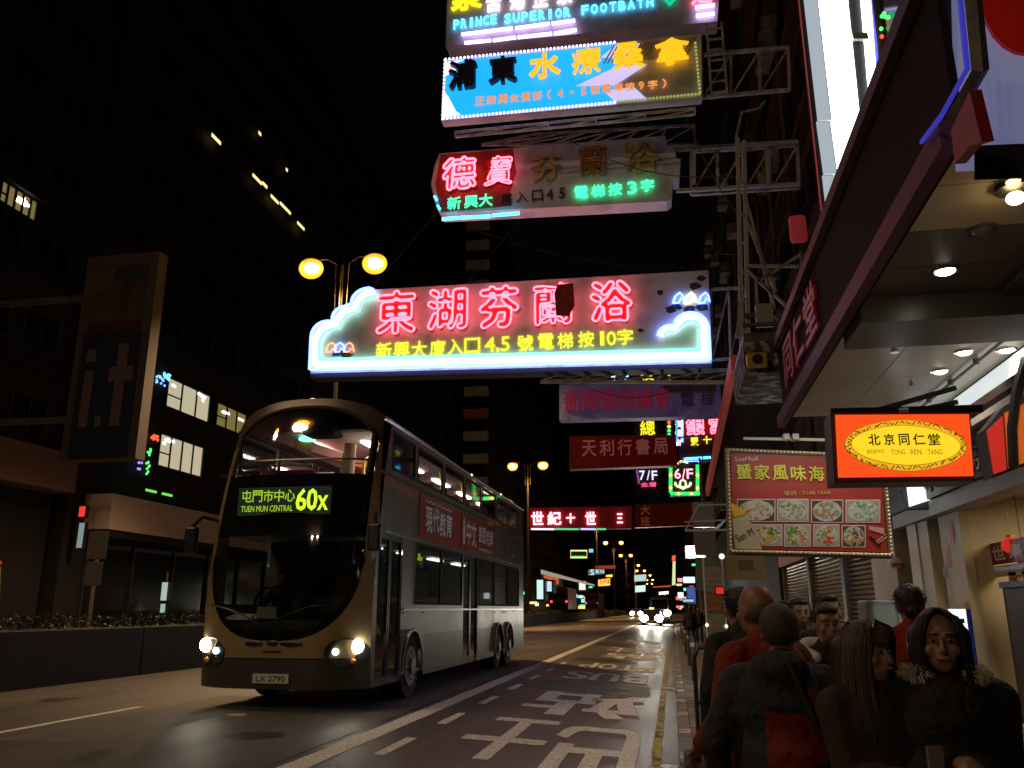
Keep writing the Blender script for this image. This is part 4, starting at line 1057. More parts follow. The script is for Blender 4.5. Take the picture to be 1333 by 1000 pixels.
# advertisement panels on the near side
ADR = M('advert_red', (.42, .045, .04), .3, coat=.4); ADT = M('advert_white', (.85, .83, .8), .4); ADC = M('advert_cream', (.85, .68, .42), .4); ADB = M('advert_shadow', (.05, .03, .03), .5)
fs = lambda oy, oz: (lambda x, y, d: (BW+.012+d, oy+x, oz+y))
ad1 = MB().box(BW+.002, 2.5, 2.52, BW+.012, 5.35, 3.26).build('advert_panel', ADR, bus)
for i, c in enumerate('現代教育'):
    text_flat('advert_character', c, .46, .46, ADB, ad1, (lambda i: lambda x, y, d: (BW+.013+d, 2.86+i*.46+x, 2.62+y+(i % 2)*.03))(i), .002, .05)
    text_flat('advert_character', c, .42, .42, ADT, ad1, (lambda i: lambda x, y, d: (BW+.016+d, 2.85+i*.46+x, 2.65+y+(i % 2)*.03))(i), .003, .025)
mb = MB()
for k in range(12): a = 2.85+k*.15; z = 3.14 if k % 2 else 3.18; mb.add([(BW+.015, a, z), (BW+.015, a+.15, 3.18 if k % 2 else 3.14), (BW+.015, a+.15, 3.2 if k % 2 else 3.16), (BW+.015, a, z+.02)], [(0, 1, 2, 3)])
mb.build('advert_zigzag', ADT, ad1)
ad2 = MB().box(BW+.002, 5.41, 2.52, BW+.012, 8.75, 3.26).build('advert_panel', M('advert_dark_red', (.3, .035, .035), .3, coat=.4), bus)
for i, c in enumerate('中文'): text_flat('advert_character', c, .42, .5, ADC, ad2, (lambda i: lambda x, y, d: (BW+.013+d, 5.85+i*.48+x, 2.64+y))(i), .003, .02)
text_flat('advert_character', '補', .18, .52, ADT, ad2, lambda x, y, d: (BW+.013+d, 5.55+x, 2.64+y), .003, .02)
for i, c in enumerate('劉恩老師'): text_flat('advert_character', c, .34, .34, ADT, ad2, (lambda i: lambda x, y, d: (BW+.013+d, 7.0+i*.4+x, 2.78+y))(i), .003, .01)
text_flat('advert_lettering', 'www.modern.edu.hk', 1.5, .09, ADC, ad2, lambda x, y, d: (BW+.013+d, 7.0+x, 2.6+y), .003)
ad3 = MB().box(BW+.002, 8.81, 2.52, BW+.012, 12.5, 3.26).build('advert_panel', M('advert_pale_sheen', (.26, .2, .22), .18, coat=.8), bus)  # pale reflection over the red advert is put into this grey-mauve
for i, c in enumerate('名師教室'): text_flat('advert_character', c, .4, .4, M('advert_dark_text', (.1, .05, .06), .4), ad3, (lambda i: lambda x, y, d: (BW+.013+d, 9.2+i*.6+x, 2.7+y))(i), .003, .01)
# interior
MB().box(-BW+.03, 1.0, 2.5, BW-.03, BL-.05, 2.55).build('upper_floor', INT, bus)
MB().box(-BW+.03, .5, .38, BW-.03, BL-.05, .42).build('lower_floor', INT, bus)
MB().box(-.95, 1.1, 4.05, .95, BL-.1, 4.09).build('ceiling', INTC, bus)
MB().box(-BW+.05, BL-.1, .45, BW-.05, BL-.06, 4.05).build('rear_bulkhead', INT, bus)
MB().box(-BW+.05, 2.2, .42, BW-.55, 2.25, 2.45).build('cab_partition', M('partition_dark', (.05, .05, .05), .6), bus)
def seat(x, y, z):
    s_ = MB().box(x-.44, y+.0, z+.35, x+.44, y+.42, z+.45).build('seat', SEAT, bus, bevel=.04)
    MB().hexa([(x-.44, y+.42, z+.4), (x+.44, y+.42, z+.4), (x+.44, y+.52, z+.4), (x-.44, y+.52, z+.4)], [(x-.44, y+.52, z+1.05), (x+.44, y+.52, z+1.05), (x+.44, y+.58, z+1.05), (x-.44, y+.58, z+1.05)]).build('backrest', SEAT, s_, bevel=.03)
    MB().tube([(x-.4, y+.5, z+1.06), (x-.38, y+.52, z+1.12), (x+.38, y+.52, z+1.12), (x+.4, y+.5, z+1.06)], .018, 5).build('grab_rail', YPOLE if False else INT, s_)
for r in range(12):
    for x in (-.76, .76): seat(x, 1.25+r*.92, 2.55)
for r in range(8):
    for x in (-.76, .76):
        if not (x > 0 and r in (3, 4)): seat(x, 3.0+r*1.0, .42)
for x in (-.4, .5):
    for r in range(5): MB().box(x-.06, 1.8+r*2.1, 4.02, x+.06, 3.0+r*2.1, 4.045).build('ceiling_light', ITUBE if r < 4 else ITUBE, bus)
for r in range(4): MB().box(-.07, 3.2+r*2.2, 2.44, .07, 4.2+r*2.2, 2.47).build('lower_deck_light', E('lower_tube', (.9, .95, .85), 5), bus)
MB().sphere((.85, 1.7, 3.55), (.13, .1, .05), 10, 6).build('reading_light', ITUBE, bus, True)
MB().sphere((-.25, 1.25, 4.0), (.16, .1, .05), 10, 6).build('green_light', E('green_lamp', (.2, .9, .6), 3), bus, True)
MB().hexa([(-.5, 1.3, 3.86), (-.2, 1.3, 3.8), (.5, 4.2, 3.7), (.2, 4.2, 3.75)], [(-.5, 1.3, 4.0), (-.2, 1.3, 3.96), (.5, 4.2, 3.82), (.2, 4.2, 3.88)]).build('orange_trunking', M('orange_panel', (.5, .1, .03), .5), bus)
MB().box(-.2, .88, 3.98, .35, 1.3, 4.22).build('screen_box', BLACKM, bus, bevel=.06)
for i, y in enumerate((1.6, 2.75, 4.5, 6.3)):
    MB().tube([(1.05, y, 3.42), (1.02, y+.35, 3.75), (.9, y+.6, 4.05)], .03, 6).build('handrail', YPOLE, bus, True)
MB().tube([(.55, 1.7, 2.6), (.55, 1.7, 3.7), (.8, 2.3, 4.05)], .03, 6).build('handrail', YPOLE, bus, True)
MB().cyl((1.0, 1.9, .42), (1.0, 1.9, 2.4), .02, 6).build('handrail', YPOLE, bus, True)
# staircase column seen through the upper screen, cab details
MB().cyl((.32, 1.5, 3.0), (.34, 1.6, 3.95), .14, 12, r1=.1).build('stair_post', M('pale_orange_trim', (.7, .45, .3), .5), bus, True)
dash = MB().hexa([(-1.1, .45, 1.05), (1.1, .45, 1.05), (1.1, .95, 1.05), (-1.1, .95, 1.05)], [(-1.1, .5, 1.2), (1.1, .5, 1.2), (1.1, .95, 1.28), (-1.1, .95, 1.28)]).build('dashboard', BLACK, bus)
MB().tube([(-.62+.22*math.cos(t*math.pi/8), 1.05, 1.45+.22*math.sin(t*math.pi/8)) for t in range(16)], .018, 5, True).build('steering_wheel', BLACK, bus, True)
MB().box(-.45, .36, 1.22, -.15, .38, 1.38).build('route_card', M('pale_card', (.4, .42, .3), .6), bus)
MB().tube([(-.1+i*.05, FY(.3, 1.2)-.03, 1.12+.28*math.sin(i/16*1.5)) for i in range(17)], .012, 4).build('wiper', BLACK, bus)
MB().tube([(-.15-i*.05, FY(.3, 1.2)-.03, 1.12+.28*math.sin(i/16*1.5)) for i in range(17)], .012, 4).build('wiper', BLACK, bus)
# mirrors
for sx in (-1, 1):
    mm = MB().tube([(sx*1.22, .5, 2.62), (sx*1.34, .2, 2.66), (sx*1.4, .05, 2.5)], .025, 6).build('mirror_arm', BLACK, bus, True)
    MB().box(sx*1.3, -.02, 2.12, sx*1.48, .1, 2.5).build('mirror', BLACK, mm, bevel=.03)
for x in (-.9, .0, .9): MB().sphere((x, FY(x, 4.25)+.2, zroof(x)+.01), (.05, .05, .02), 8, 5).build('marker_lamp', E('marker', (1, .7, .35), 2) if x == 0 else BLACK, bus)
for y in (6.2, 9.4): MB().sphere((BW+.02, y, 4.13), .03, 6, 4).build('side_marker', E('marker', ), bus)
pd = thing('person', (-5.4-.62, 11.1+1.5, .55), 'bus driver in dark uniform sitting behind the lower windscreen', 'person')
bus_driver_root = pd

# ================================================================== OTHER VEHICLES
def car(loc, rz, col, label, lit='front', taxi=False, kind='car', power=14, group='cars and vans further down the road'):
    t = thing('car' if kind == 'car' else kind, loc, label, kind.replace('_', ' '), group, rz)
    van = kind in ('minibus', 'van', 'lorry')
    w = .86 if not van else 1.0; L = 4.5 if not van else 6.0; h0 = .85 if not van else 1.15; h1 = 1.45 if not van else 2.6
    P = M('car_paint_%s' % '_'.join('%d' % (c*100) for c in col), col, .3, .3, coat=.5)
    if not van: prof = [(0, .3), (0, .62), (.12, .76), (1.1, .9), (3.8, .95), (4.42, .9), (4.5, .6), (4.5, .3)]; cab = [(1.0, .9), (1.75, 1.42), (3.2, 1.45), (4.0, .94)]
    else: prof = [(0, .35), (0, 1.05), (.1, 1.2), (.12, 1.25), (6, 1.25), (6, .35)]; cab = [(.1, 1.25), (.55, h1-.1), (.8, h1), (5.9, h1), (6, 1.25)]
    MB().ring([[(x, y, z) for y, z in prof] for x in (-w, w)]).build('body', P, t, bevel=.06)
    k = w-.12
    c = MB().ring([[(x*(k/w if z > h0+.3 else .985), y, z) for y, z in cab] for x in (-w, w)]).build('cabin', P, t, bevel=.05)
    if not van:
        MB().hexa([(-w*.85, 1.08, .95), (w*.85, 1.08, .95), (w*.85, 1.1, .94), (-w*.85, 1.1, .94)], [(-k*.9, 1.68, 1.385), (k*.9, 1.68, 1.385), (k*.9, 1.72, 1.38), (-k*.9, 1.72, 1.38)]).build('windscreen', DGL, t)
        MB().hexa([(-w*.85, 3.97, 1.0), (w*.85, 3.97, 1.0), (w*.85, 3.99, .99), (-w*.85, 3.99, .99)], [(-k*.9, 3.3, 1.41), (k*.9, 3.3, 1.41), (k*.9, 3.34, 1.41), (-k*.9, 3.34, 1.41)]).build('rear_window', DGL, t)
    else:
        MB().hexa([(-w*.88, .08, 1.35), (w*.88, .08, 1.35), (w*.88, .12, 1.34), (-w*.88, .12, 1.34)], [(-k*.92, .46, h1-.25), (k*.92, .46, h1-.25), (k*.92, .5, h1-.25), (-k*.92, .5, h1-.25)]).build('windscreen', DGL, t)
        for sx in (-1, 1):
            for q in range(4): MB().box(sx*(w-.04), .9+q*1.25, 1.45, sx*(w+.0), 2.0+q*1.25, 2.1).build('side_window', DGL, t)
    for y in (.85, L-.95):
        for sx in (-1, 1):
            wl = MB().cyl((sx*(w-.2), y, .31), (sx*(w+.01), y, .31), .31, 16).build('wheel', RUBBER, t, True)
            MB().cyl((sx*(w+.011), y, .31), (sx*(w+.02), y, .31), .17, 12).build('rim', CHROME, wl)
    hz = .68 if not van else .95
    for sx in (-1, 1):
        MB().sphere((sx*(w-.2), .0, hz), (.17 if lit != 'front' else .36, .06, .1 if lit != 'front' else .32), 12, 8).build('headlight', E('car_beam', (1, .92, .7), 60) if lit == 'front' else CHROME, t, True)  # lit headlights are oversized, their glare put into the shape
        MB().box(sx*(w-.3), L-.0, hz, sx*(w-.05), L+.03, hz+.13).build('tail_light', E('tail_red', (1, .03, .05), 3) if lit == 'rear' else M('dark_red_lens', (.2, .01, .01), .3), t)
    MB().box(-.25, -.02, .4, .25, -.002, .5).build('number_plate', M('plate_white', ), t)
    if taxi: MB().box(-.22, 2.2, 1.46, .22, 2.34, 1.6).build('roof_sign', E('taxi_sign', (1, .75, .1), 2.2), t)
    return t
p = ony(848, 804, 78); car((p.x, 78, zroad(p.x)), 0, (.035, .006, .006), 'oncoming taxi with dazzling headlights in the bus lane far ahead', taxi=True)
hb_ = bpy.data.lights.new('headlight_beam', 'SPOT'); hb_.energy = 2500; hb_.color = (1, .93, .78); hb_.spot_size = R(50); hb_.spot_blend = .8; hb_.shadow_soft_size = .1
for sx in (-.6, .6):
    lo = bpy.data.objects.new('headlight_beam', hb_); COL.objects.link(lo); lo.location = (p.x+sx, 77.7, .8); lo.rotation_euler = (R(86), 0, math.pi)
p = ony(857, 791, 92); car((p.x+.1, 93, .1), 0, (.3, .3, .3), 'oncoming vehicle right behind the dazzling taxi, its headlights seen above it', kind='minibus')
p = ony(828, 793, 140); car((p.x, 140, .1), 0, (.1, .1, .12), 'distant oncoming car left of and behind the dazzling pair')
def far_bus(loc, label, lit=3.):
    t = thing('double_decker_bus', loc, label, 'bus', 'double-deckers driving away beyond the median')
    MB().box(-1.25, 0, .35, 1.25, 11, 4.3).build('body', M('far_bus_red', (.1, .012, .012), .4), t, bevel=.12)
    MB().box(-1.0, -.03, 2.9, 1.0, -.005, 3.7).build('upper_rear_window', DGL, t); MB().box(-.9, -.03, 1.6, .9, -.005, 2.2).build('lower_rear_window', DGL, t)
    MB().box(-.3, -.05, 2.35, .3, -.031, 2.6).build('route_box', BLACK, t)
    for sx in (-1, 1):
        MB().sphere((sx*1.05, -.05, 2.45), (.16, .05, .16), 8, 6).build('high_tail_light', E('tail_red_high', (1, .05, .1), lit), t)
        MB().box(sx*.85, -.05, .9, sx*1.15, -.01, 1.1).build('tail_light', E('tail_red', (1, .03, .05), 3), t)
        for y in (2, 8.5): MB().cyl((sx*.95, y, .5), (sx*1.24, y, .5), .5, 14).build('wheel', RUBBER, t)
    return t
p = ony(733, 768, 118); far_bus((p.x-.6, 118, 0), 'nearer dark double-decker driving away, beside the far white awning')
p = ony(775, 774, 150); far_bus((p.x-.6, 150, 0), 'farther red-lit double-decker driving away beneath the far yellow lightbox')
for px, Y, l in ((797, 135, 'nearest low car with red tail lights just beyond the hedge'), (816, 190, 'car with red tail lights in the queue left of the far pale green shop levels'), (826, 230, 'farther queued car with red tail lights below the pale green shop levels'), (834, 290, 'farthest queued car with red tail lights near the vanishing point')):
    p = ony(px, 786, Y); car((min(p.x, -15), Y, 0), math.pi, (.12, .1, .1), l, lit='rear')
for o_ in [o for o in bpy.data.objects if o.get('category') == 'car' and 'tail lights' in o['label']]: o_.rotation_euler = (0, 0, 0); 
# tail-light cars face away: turn them so that their rear looks at the camera
for o_ in [o for o in bpy.data.objects if o.get('category') == 'car' and 'tail lights' in o['label']]: o_.rotation_euler = (0, 0, math.pi); o_.location.y += 4.5
p = onx(14, 780, -19); mbus = car((-19.2, p.y-7.2, 0), 0, (.34, .3, .16), 'cream minibus with a red roof waiting across the median at the left edge', lit='none', kind='minibus')
MB().box(-.9, .7, 2.605, .9, 5.9, 2.75).build('red_roof', M('minibus_red', (.5, .04, .03), .4), mbus, bevel=.05)
# ================================================================== PEOPLE
SKIN = M('skin', (.22, .13, .085), .5, noise=(3, .06)); SKINT = M('tanned_skin', (.22, .12, .075), .5)
HAIRB = M('black_hair', (.012, .01, .009), .38, bump=.5, bscale=160); HAIRR = M('brown_hair', (.035, .018, .01), .4, bump=.5, bscale=160); HAIRG = M('grey_stubble_hair', (.06, .05, .045), .7, bump=.4, bscale=220)
EYEW = M('eye_white', (.22, .2, .18), .3); EYED = M('eye_dark', (.01, .008, .006), .1); LIP = M('lips', (.32, .1, .09), .45)
def remesh(mb, name, mat, parent, vox, it=4, smooth=True):
    me = mb.mesh(name+'_raw'); o = bpy.data.objects.new('raw', me); COL.objects.link(o)
    r = o.modifiers.new('r', 'REMESH'); r.mode = 'VOXEL'; r.voxel_size = vox; r.use_smooth_shade = True
    if it: s_ = o.modifiers.new('s', 'SMOOTH'); s_.iterations = it; s_.factor = .5
    bpy.context.view_layer.update()
    m2 = bpy.data.meshes.new_from_object(o.evaluated_get(bpy.context.evaluated_depsgraph_get()))
    bpy.data.objects.remove(o); bpy.data.meshes.remove(me)
    m2.name = name; m2.materials.clear(); m2.materials.append(mat); m2.shade_smooth()
    return link(name, m2, parent)
def fabric(n, c, sc=6): return M(n, tuple(q*.42 for q in c), .85, noise=(sc, .3), bump=1, bscale=13, bdist=.035)
def elbow(S, T, la, lb, hint):
    S = Vector(S); T = Vector(T); d = T-S; D = min(d.length, (la+lb)*.995); d.normalize()
    a = (la*la-lb*lb+D*D)/(2*D); h = math.sqrt(max(0, la*la-a*a)); p = Vector(hint); p -= d*p.dot(d); p.normalize()
    return S+d*a+p*h, S+d*D
def person(loc, rz, h, label, hands=((-.22, -.05, .78), (.22, -.05, .78)), feet=((-.1, 0), (.1, 0)), hair='short', haircol=None, top=None, legs=None, coat=None, skirt=None, collar=None, vox=.012, face=True, skin=None, build=1., lean=0, headturn=0, extras=None, root=None, seated=False, hood=None, cvox=.016):
    k = h/1.6; t = root or thing('person', loc, label, 'person', 'people on the right pavement', rz); skin = skin or SKIN
    V = lambda x, y, z: Vector((x*k, y*k, z*k))
    ht = Matrix.Rotation(headturn, 3, 'Z'); HC = V(0, -.015-lean*.12, 1.475)
    def H(x, y, z): return HC+ht @ V(x, y, z)
    b = MB(); bw = build
    # head, jaw, nose, ears, neck
    b.sphere(H(0, .012, .018), (.076*k, .093*k, .1*k), 16, 12, ht); b.sphere(H(0, -.025, -.05), (.056*k, .062*k, .068*k), 14, 10, ht); b.sphere(H(0, -.05, -.095), (.026*k, .024*k, .02*k), 10, 8, ht)
    b.caps(H(0, -.085, .005), H(0, -.1, -.032), .0085*k, .0125*k, 8)
    for sx in (-1, 1):
        b.sphere(H(sx*.076, .012, -.012), (.01*k, .02*k, .032*k), 8, 6, ht); b.sphere(H(sx*.042, -.06, -.03), (.024*k, .02*k, .025*k), 8, 6, ht)
        b.caps(H(sx*.018, -.083, .028), H(sx*.05, -.072, .03), .006*k, .006*k, 8)
    b.sphere(H(0, -.082, -.062), (.025*k, .012*k, .011*k), 8, 6, ht)
    b.caps(V(0, .02, 1.28), HC+V(0, .02, -.07), .058*k, .05*k)
    # trunk
    b.sphere(V(0, .02, 1.17), (.16*k*bw, .105*k*bw, .2*k)); b.sphere(V(0, .02, .98), (.135*k*bw, .1*k*bw, .16*k)); b.sphere(V(0, .025, .86), (.165*k*bw, .12*k*bw, .13*k))
    b.caps(V(-.145*bw, .02, 1.275), V(.145*bw, .02, 1.275), .055*k)
    J = MB(); JL = MB()
    hands_w = []
    for i, sx in enumerate((-1, 1)):
        S = V(sx*.165*bw, .02, 1.26); T = V(*hands[i]); e, w = elbow(S, T, .27*k, .245*k, (sx*.5, .7, -.5))
        b.caps(S, e, .045*k, .036*k); b.caps(e, w, .036*k, .024*k)
        d = (w-e).normalized(); n = d.cross(V(0, 0, 1)); n = n.normalized() if n.length > .1 else V(1, 0, 0).normalized()
        across = n; down = d.cross(n).normalized()
        if abs(d.z) > .8: across = Vector((0, 1, 0)); down = Vector((-sx, 0, 0))
        pc = w+d*.045*k
        b.caps(w-d*.01, w+d*.075*k, .022*k, .028*k, 8)
        b.sphere(pc, (.03*k, .03*k, .03*k), 8, 6)
        for q in range(4):
            o_ = across*(q-1.5)*.019*k; L = (.034, .04, .038, .03)[q]*k
            p0 = w+d*.06*k+o_; p1 = p0+d*L*.9; p2 = p1+(d*.55+down*.75).normalized()*L*.75; p3 = p2+(d*-.1+down).normalized()*L*.5
            b.caps(p0, p1, .0095*k, .0085*k, 6); b.caps(p1, p2, .0088*k, .008*k, 6); b.caps(p2, p3, .008*k, .007*k, 6)
        th0 = w+d*.02*k+across*-.024*k; b.caps(th0, th0+(d*.6-across*.6+down*.4).normalized()*.045*k, .012*k, .009*k, 6)
        hands_w.append((w, d))
        ar = .062*k*(1.15 if coat or top and bw > 1.05 else 1)
        J.caps(S, e, ar*1.08, ar*.92); J.caps(e, w-d*.015, ar*.92, ar*.72)
    # legs
    hipz = .86
    for i, sx in enumerate((-1, 1)):
        if seated:
            kn = V(sx*.12, -.42, .62); an = V(sx*.12, -.42, .2); hp = V(sx*.09, .02, .8)
        else:
            fx, fy = feet[i]; hp = V(sx*.09, .02, hipz-.03); an = V(fx, fy+.02, .08); kn = (hp+an)/2+V(0, -.04, .02)
        b.caps(hp, kn, .08*k, .052*k); b.caps(kn, an, .052*k, .034*k); b.caps(an+V(0, .02, -.03), an+V(0, -.14, -.045), .034*k, .03*k)
        JL.caps(hp, kn, .1*k*bw, .072*k); JL.caps(kn, an+V(0, 0, .02), .072*k, .06*k)
        MB().caps(an+V(0, .045, -.035), an+V(0, -.16, -.045), .043*k, .04*k).build('shoe', M('dark_shoe', (.03, .028, .028), .5), t, True)
    body = remesh(b, 'body', skin, t, vox*k, 1)
    # clothes
    J.sphere(V(0, .02, 1.17), (.195*k*bw, .145*k*bw, .21*k), 16, 12); J.sphere(V(0, .02, 1.02), (.175*k*bw, .145*k*bw, .2*k), 16, 12)
    J.caps(V(-.15*bw, .022, 1.27), V(.15*bw, .022, 1.27), .078*k); J.caps(V(0, .03, 1.28), V(0, .025, 1.35), .078*k, .07*k)
    hem = coat if isinstance(coat, float) else .8
    zz = hem
    J.tube([V(0, .025, zz), V(0, .022, zz+.06), V(0, .02, 1.02)], .19*k*bw, 18, r1=.175*k*bw)
    if hood: J.sphere(V(0, .12, 1.33), (.13*k, .08*k, .075*k), 12, 8)
    remesh(J, 'jacket', top or fabric('black_fabric', (.015, .015, .017)), t, cvox*k, 5)
    JL.sphere(V(0, .025, .87), (.175*k*bw, .135*k*bw, .13*k))
    remesh(JL, 'trousers', legs or fabric('dark_denim', (.02, .022, .03)), t, .018*k, 3)
    if skirt:
        s2 = MB().tube([V(0, .02, .55), V(0, .02, .75), V(0, .02, .93)], .25*k, 24, r1=.185*k)
        s2.build('skirt', skirt, t, True)
    if collar:
        c_ = MB()
        for sx in (-1, 1): c_.caps(V(sx*.1, -.075, 1.29), V(sx*.15, -.0, 1.315), .035*k, .045*k); c_.caps(V(sx*.15, -.0, 1.315), V(sx*.12, .08, 1.33), .045*k, .05*k)
        c_.caps(V(-.1, .07, 1.35), V(.1, .07, 1.35), .055*k)
        if cvox == .0159:
            fu = MB(); rn = random.Random(3)
            for q in range(3200):
                a = rn.uniform(-1.9, 1.9); c0 = V(.135*math.sin(a), .03-.1*math.cos(a), 1.352); d_ = Vector((rn.gauss(0, 1), rn.gauss(0, 1), rn.gauss(0, 1))).normalized(); p0 = c0+d_*rn.uniform(.02, .038)*k
                if a*a < .45: continue
                fu.tube([p0, p0+d_*.008*k+V(0, 0, -.003), p0+d_*.014*k+V(0, 0, -.01)], .0022*k, 3, r1=.0006)
            fo = fu.build('collar', collar, t, True); fo['kind'] = 'stuff'
        else: remesh(c_, 'collar', collar, t, .013*k, 1)
    # hair
    hc = haircol or HAIRB; m = MB()
    if hair != 'bald':
        up = .03 if hair in ('short', 'crop') else .035
        m.sphere(H(0, .03, up), (.086*k, .094*k, .098*k), 16, 12, ht)
        if hair == 'short': m.sphere(H(0, -.035, .088), (.064*k, .045*k, .03*k), 12, 8, ht); m.caps(H(0, .07, -.03), H(0, .06, -.06), .055*k, .04*k)
        if hair in ('short', 'crop') and (loc is None or loc[1] < 12):
            st = MB(); rnd = random.Random(int(loc[0]*991) if loc else 2); ln = .012 if hair == 'short' else .006
            for q in range(420):
                u = rnd.uniform(-.25, 1); a = rnd.uniform(0, 6.283); c_ = math.sqrt(1-u*u)
                n_ = Vector((c_*math.cos(a), c_*math.sin(a), u))
                if n_.y < -.35 and u < .55: continue
                p0 = H(n_.x*.083, .03+n_.y*.09, .03+u*.094); d_ = ht @ Vector((n_.x+rnd.uniform(-.5, .5), n_.y-.5+rnd.uniform(-.4, .4), u*.5+rnd.uniform(-.5, .1)))
                st.tube([p0, p0+d_*ln*.6*k, p0+(d_+Vector((0, 0, -.4)))*ln*1.1*k], .0032*k, 3, r1=.0008)
            so = st.build('hair_strands', hc, t, True); so['kind'] = 'stuff'
        if hair == 'long':
            for q in range(6): x0 = (q-2.5)*.03; m.caps(H(x0, .075, .02), H(x0*1.15, .09, -.25), .045*k, .03*k, 8)
            st = MB(); rnd = random.Random(int(loc[0]*997) if loc else 1)
            for sx in (-1, 1):
                for q in range(110):
                    a = q/109; y0 = -.062+a*.15; j = rnd.uniform(-.006, .006)
                    fx = .062+.03*math.sin(min(1, a*2.2)*1.57)
                    P0 = H(sx*rnd.uniform(0, .012), -.045+a*.12, .124-.05*max(0, a-.6)); P1 = H(sx*(fx*.72+j), y0*.95-.012*(1-a), .098-.02*a)
                    P2 = H(sx*(fx+.006+j), y0-.01*(1-a), .025); P3 = H(sx*(fx+.008+j), y0+.004, -.07)
                    P4 = H(sx*(fx+.016+j*2), y0-.01+j, -.18); P5 = H(sx*(fx+.012+j*3+.01*math.sin(q*.6)), y0-.03+.012*math.sin(q*.9), -.3+rnd.uniform(-.06, .05))
                    st.tube([P0, P1, P2, P3, P4, P5], .0062*k, 5, r1=.0022*k)
            for q in range(60):
                x0 = rnd.uniform(-.085, .085); j = rnd.uniform(-.01, .01)
                st.tube([H(x0*.5, .06, .12), H(x0, .115+j, .03), H(x0*1.15, .125+j, -.1), H(x0*1.2, .12+j, -.3+rnd.uniform(-.08, .04))], .007*k, 5, r1=.002*k)
            if collar is None:
                for q in range(54):
                    x0 = (q-26.5)*.0026; j = rnd.uniform(-.002, .002)
                    st.tube([H(x0*.4, -.02, .128), H(x0*.9, -.066, .1), H(x0*1.05, -.092+abs(x0)*.25, .066), H(x0*1.1+j, -.098+abs(x0)*.35, .036+j*2)], .0048*k, 4, r1=.0014*k)
            so = st.build('hair_strands', hc, t, True); so['kind'] = 'stuff'
        remesh(m, 'hair', hc, t, .009*k, 1)
    elif hc:
        m.sphere(H(0, .055, -.012), (.08*k, .06*k, .06*k), 14, 10, ht); remesh(m, 'hair', hc, t, .01*k, 1)
    if face:
        for sx in (-1, 1):
            e_ = MB().sphere(H(sx*.031, -.079, .006), (.0115*k, .007*k, .0058*k), 10, 6, ht).build('eye', EYEW, body, True)
            MB().sphere(H(sx*.031, -.0845, .006), (.0055*k, .0035*k, .0055*k), 8, 6, ht).build('pupil', EYED, body, True)
            MB().caps(H(sx*.016, -.09, .03), H(sx*.047, -.083, .031), .0024*k, .0018*k, 6).build('eyebrow', EYED, body, True)
        MB().sphere(H(0, -.0925, -.061), (.022*k, .006*k, .0065*k), 10, 6, ht).build('mouth', LIP, body, True)
    t['label'] = label
    return t
def at(px, py, Y): p = ony(px, py, Y); return (p.x, Y, ZP)
def hgt(px, py, Y): return (ony(px, py, Y).z-ZP)
CG = M('fur_cream', (.6, .52, .42), .9, bump=1, bscale=90)
# two young women in front
p = ony(1216, 782, 3.4)
w1 = person((p.x, 3.4, ZP), R(-4), hgt(1216, 784, 3.4)*.985, 'young woman with long black hair, cream fur collar and clasped hands over a black coat', hands=((-.05, -.2, 1.05), (.03, -.21, 1.04)), hair='long', top=fabric('black_wool_coat', (.008, .008, .009)), coat=.55, collar=CG, cvox=.0159, vox=.0075, build=1.14, headturn=R(-8))
p = ony(1124, 800, 3.45)
stripe = M('brown_cardigan', (.03, .018, .012), .85, noise=(14, .35), bump=.6, bscale=50)
w2 = person((p.x, 3.45, ZP), R(22), hgt(1124, 800, 3.45)*.985, 'young woman with long brown hair and fringe, tan skirt, turned to her friend', hands=((-.02, -.24, 1.02), (.05, -.23, 1.0)), hair='long', haircol=HAIRR, top=stripe, coat=.86, skirt=fabric('tan_skirt', (.16, .09, .035)), vox=.0075, headturn=R(14))
phone = thing('mobile_phone', Matrix.Translation(w2.location) @ Matrix.Rotation(R(22), 4, 'Z') @ Vector((.02, -.285, .93)), 'small pale mobile phone held in the hands of the brown-haired woman', 'phone', rz=R(22))
MB().box(-.03, -.005, -.01, .03, .005, .1).build('body', M('pale_phone', (.2, .2, .2), .3), phone, bevel=.003)
MB().box(-.026, .0055, -.004, .026, .0065, .094).build('screen', M('dark_phone_screen', (.02, .02, .02), .1), phone)
p = ony(1128, 960, 2.6)
# elderly man seen from behind with a panelled jacket
p = ony(1012, 786, 3.75); 
panelled = fabric('slate_jacket', (.035, .042, .048)); nt = panelled.node_tree; b_ = nt.nodes['Principled BSDF']
tc_ = nt.nodes.new('ShaderNodeTexCoord'); sp_ = nt.nodes.new('ShaderNodeSeparateXYZ'); nt.links.new(tc_.outputs['Object'], sp_.inputs[0])
def mth(op, a, b):
    n = nt.nodes.new('ShaderNodeMath'); n.operation = op
    for i, q in enumerate((a, b)):
        if isinstance(q, (int, float)): n.inputs[i].default_value = q
        elif q is not None: nt.links.new(q, n.inputs[i])
    return n.outputs[0]
X_, Y_, Z_ = sp_.outputs
c1 = mth('MULTIPLY', mth('LESS_THAN', mth('ABSOLUTE', mth('ADD', X_, .02), 0), .085), mth('LESS_THAN', Z_, 1.08))
c2 = mth('MULTIPLY', mth('LESS_THAN', mth('ABSOLUTE', mth('ADD', X_, .17), 0), .07), mth('MULTIPLY', mth('LESS_THAN', Z_, 1.17), mth('GREATER_THAN', Z_, .9)))
mxp = nt.nodes.new('ShaderNodeMixRGB'); nt.links.new(mth('MAXIMUM', c1, c2), mxp.inputs[0]); nt.links.new(b_.inputs['Base Color'].links[0].from_socket, mxp.inputs[1]); mxp.inputs[2].default_value = (.15, .008, .006, 1)
nt.links.new(mxp.outputs[0], b_.inputs['Base Color'])
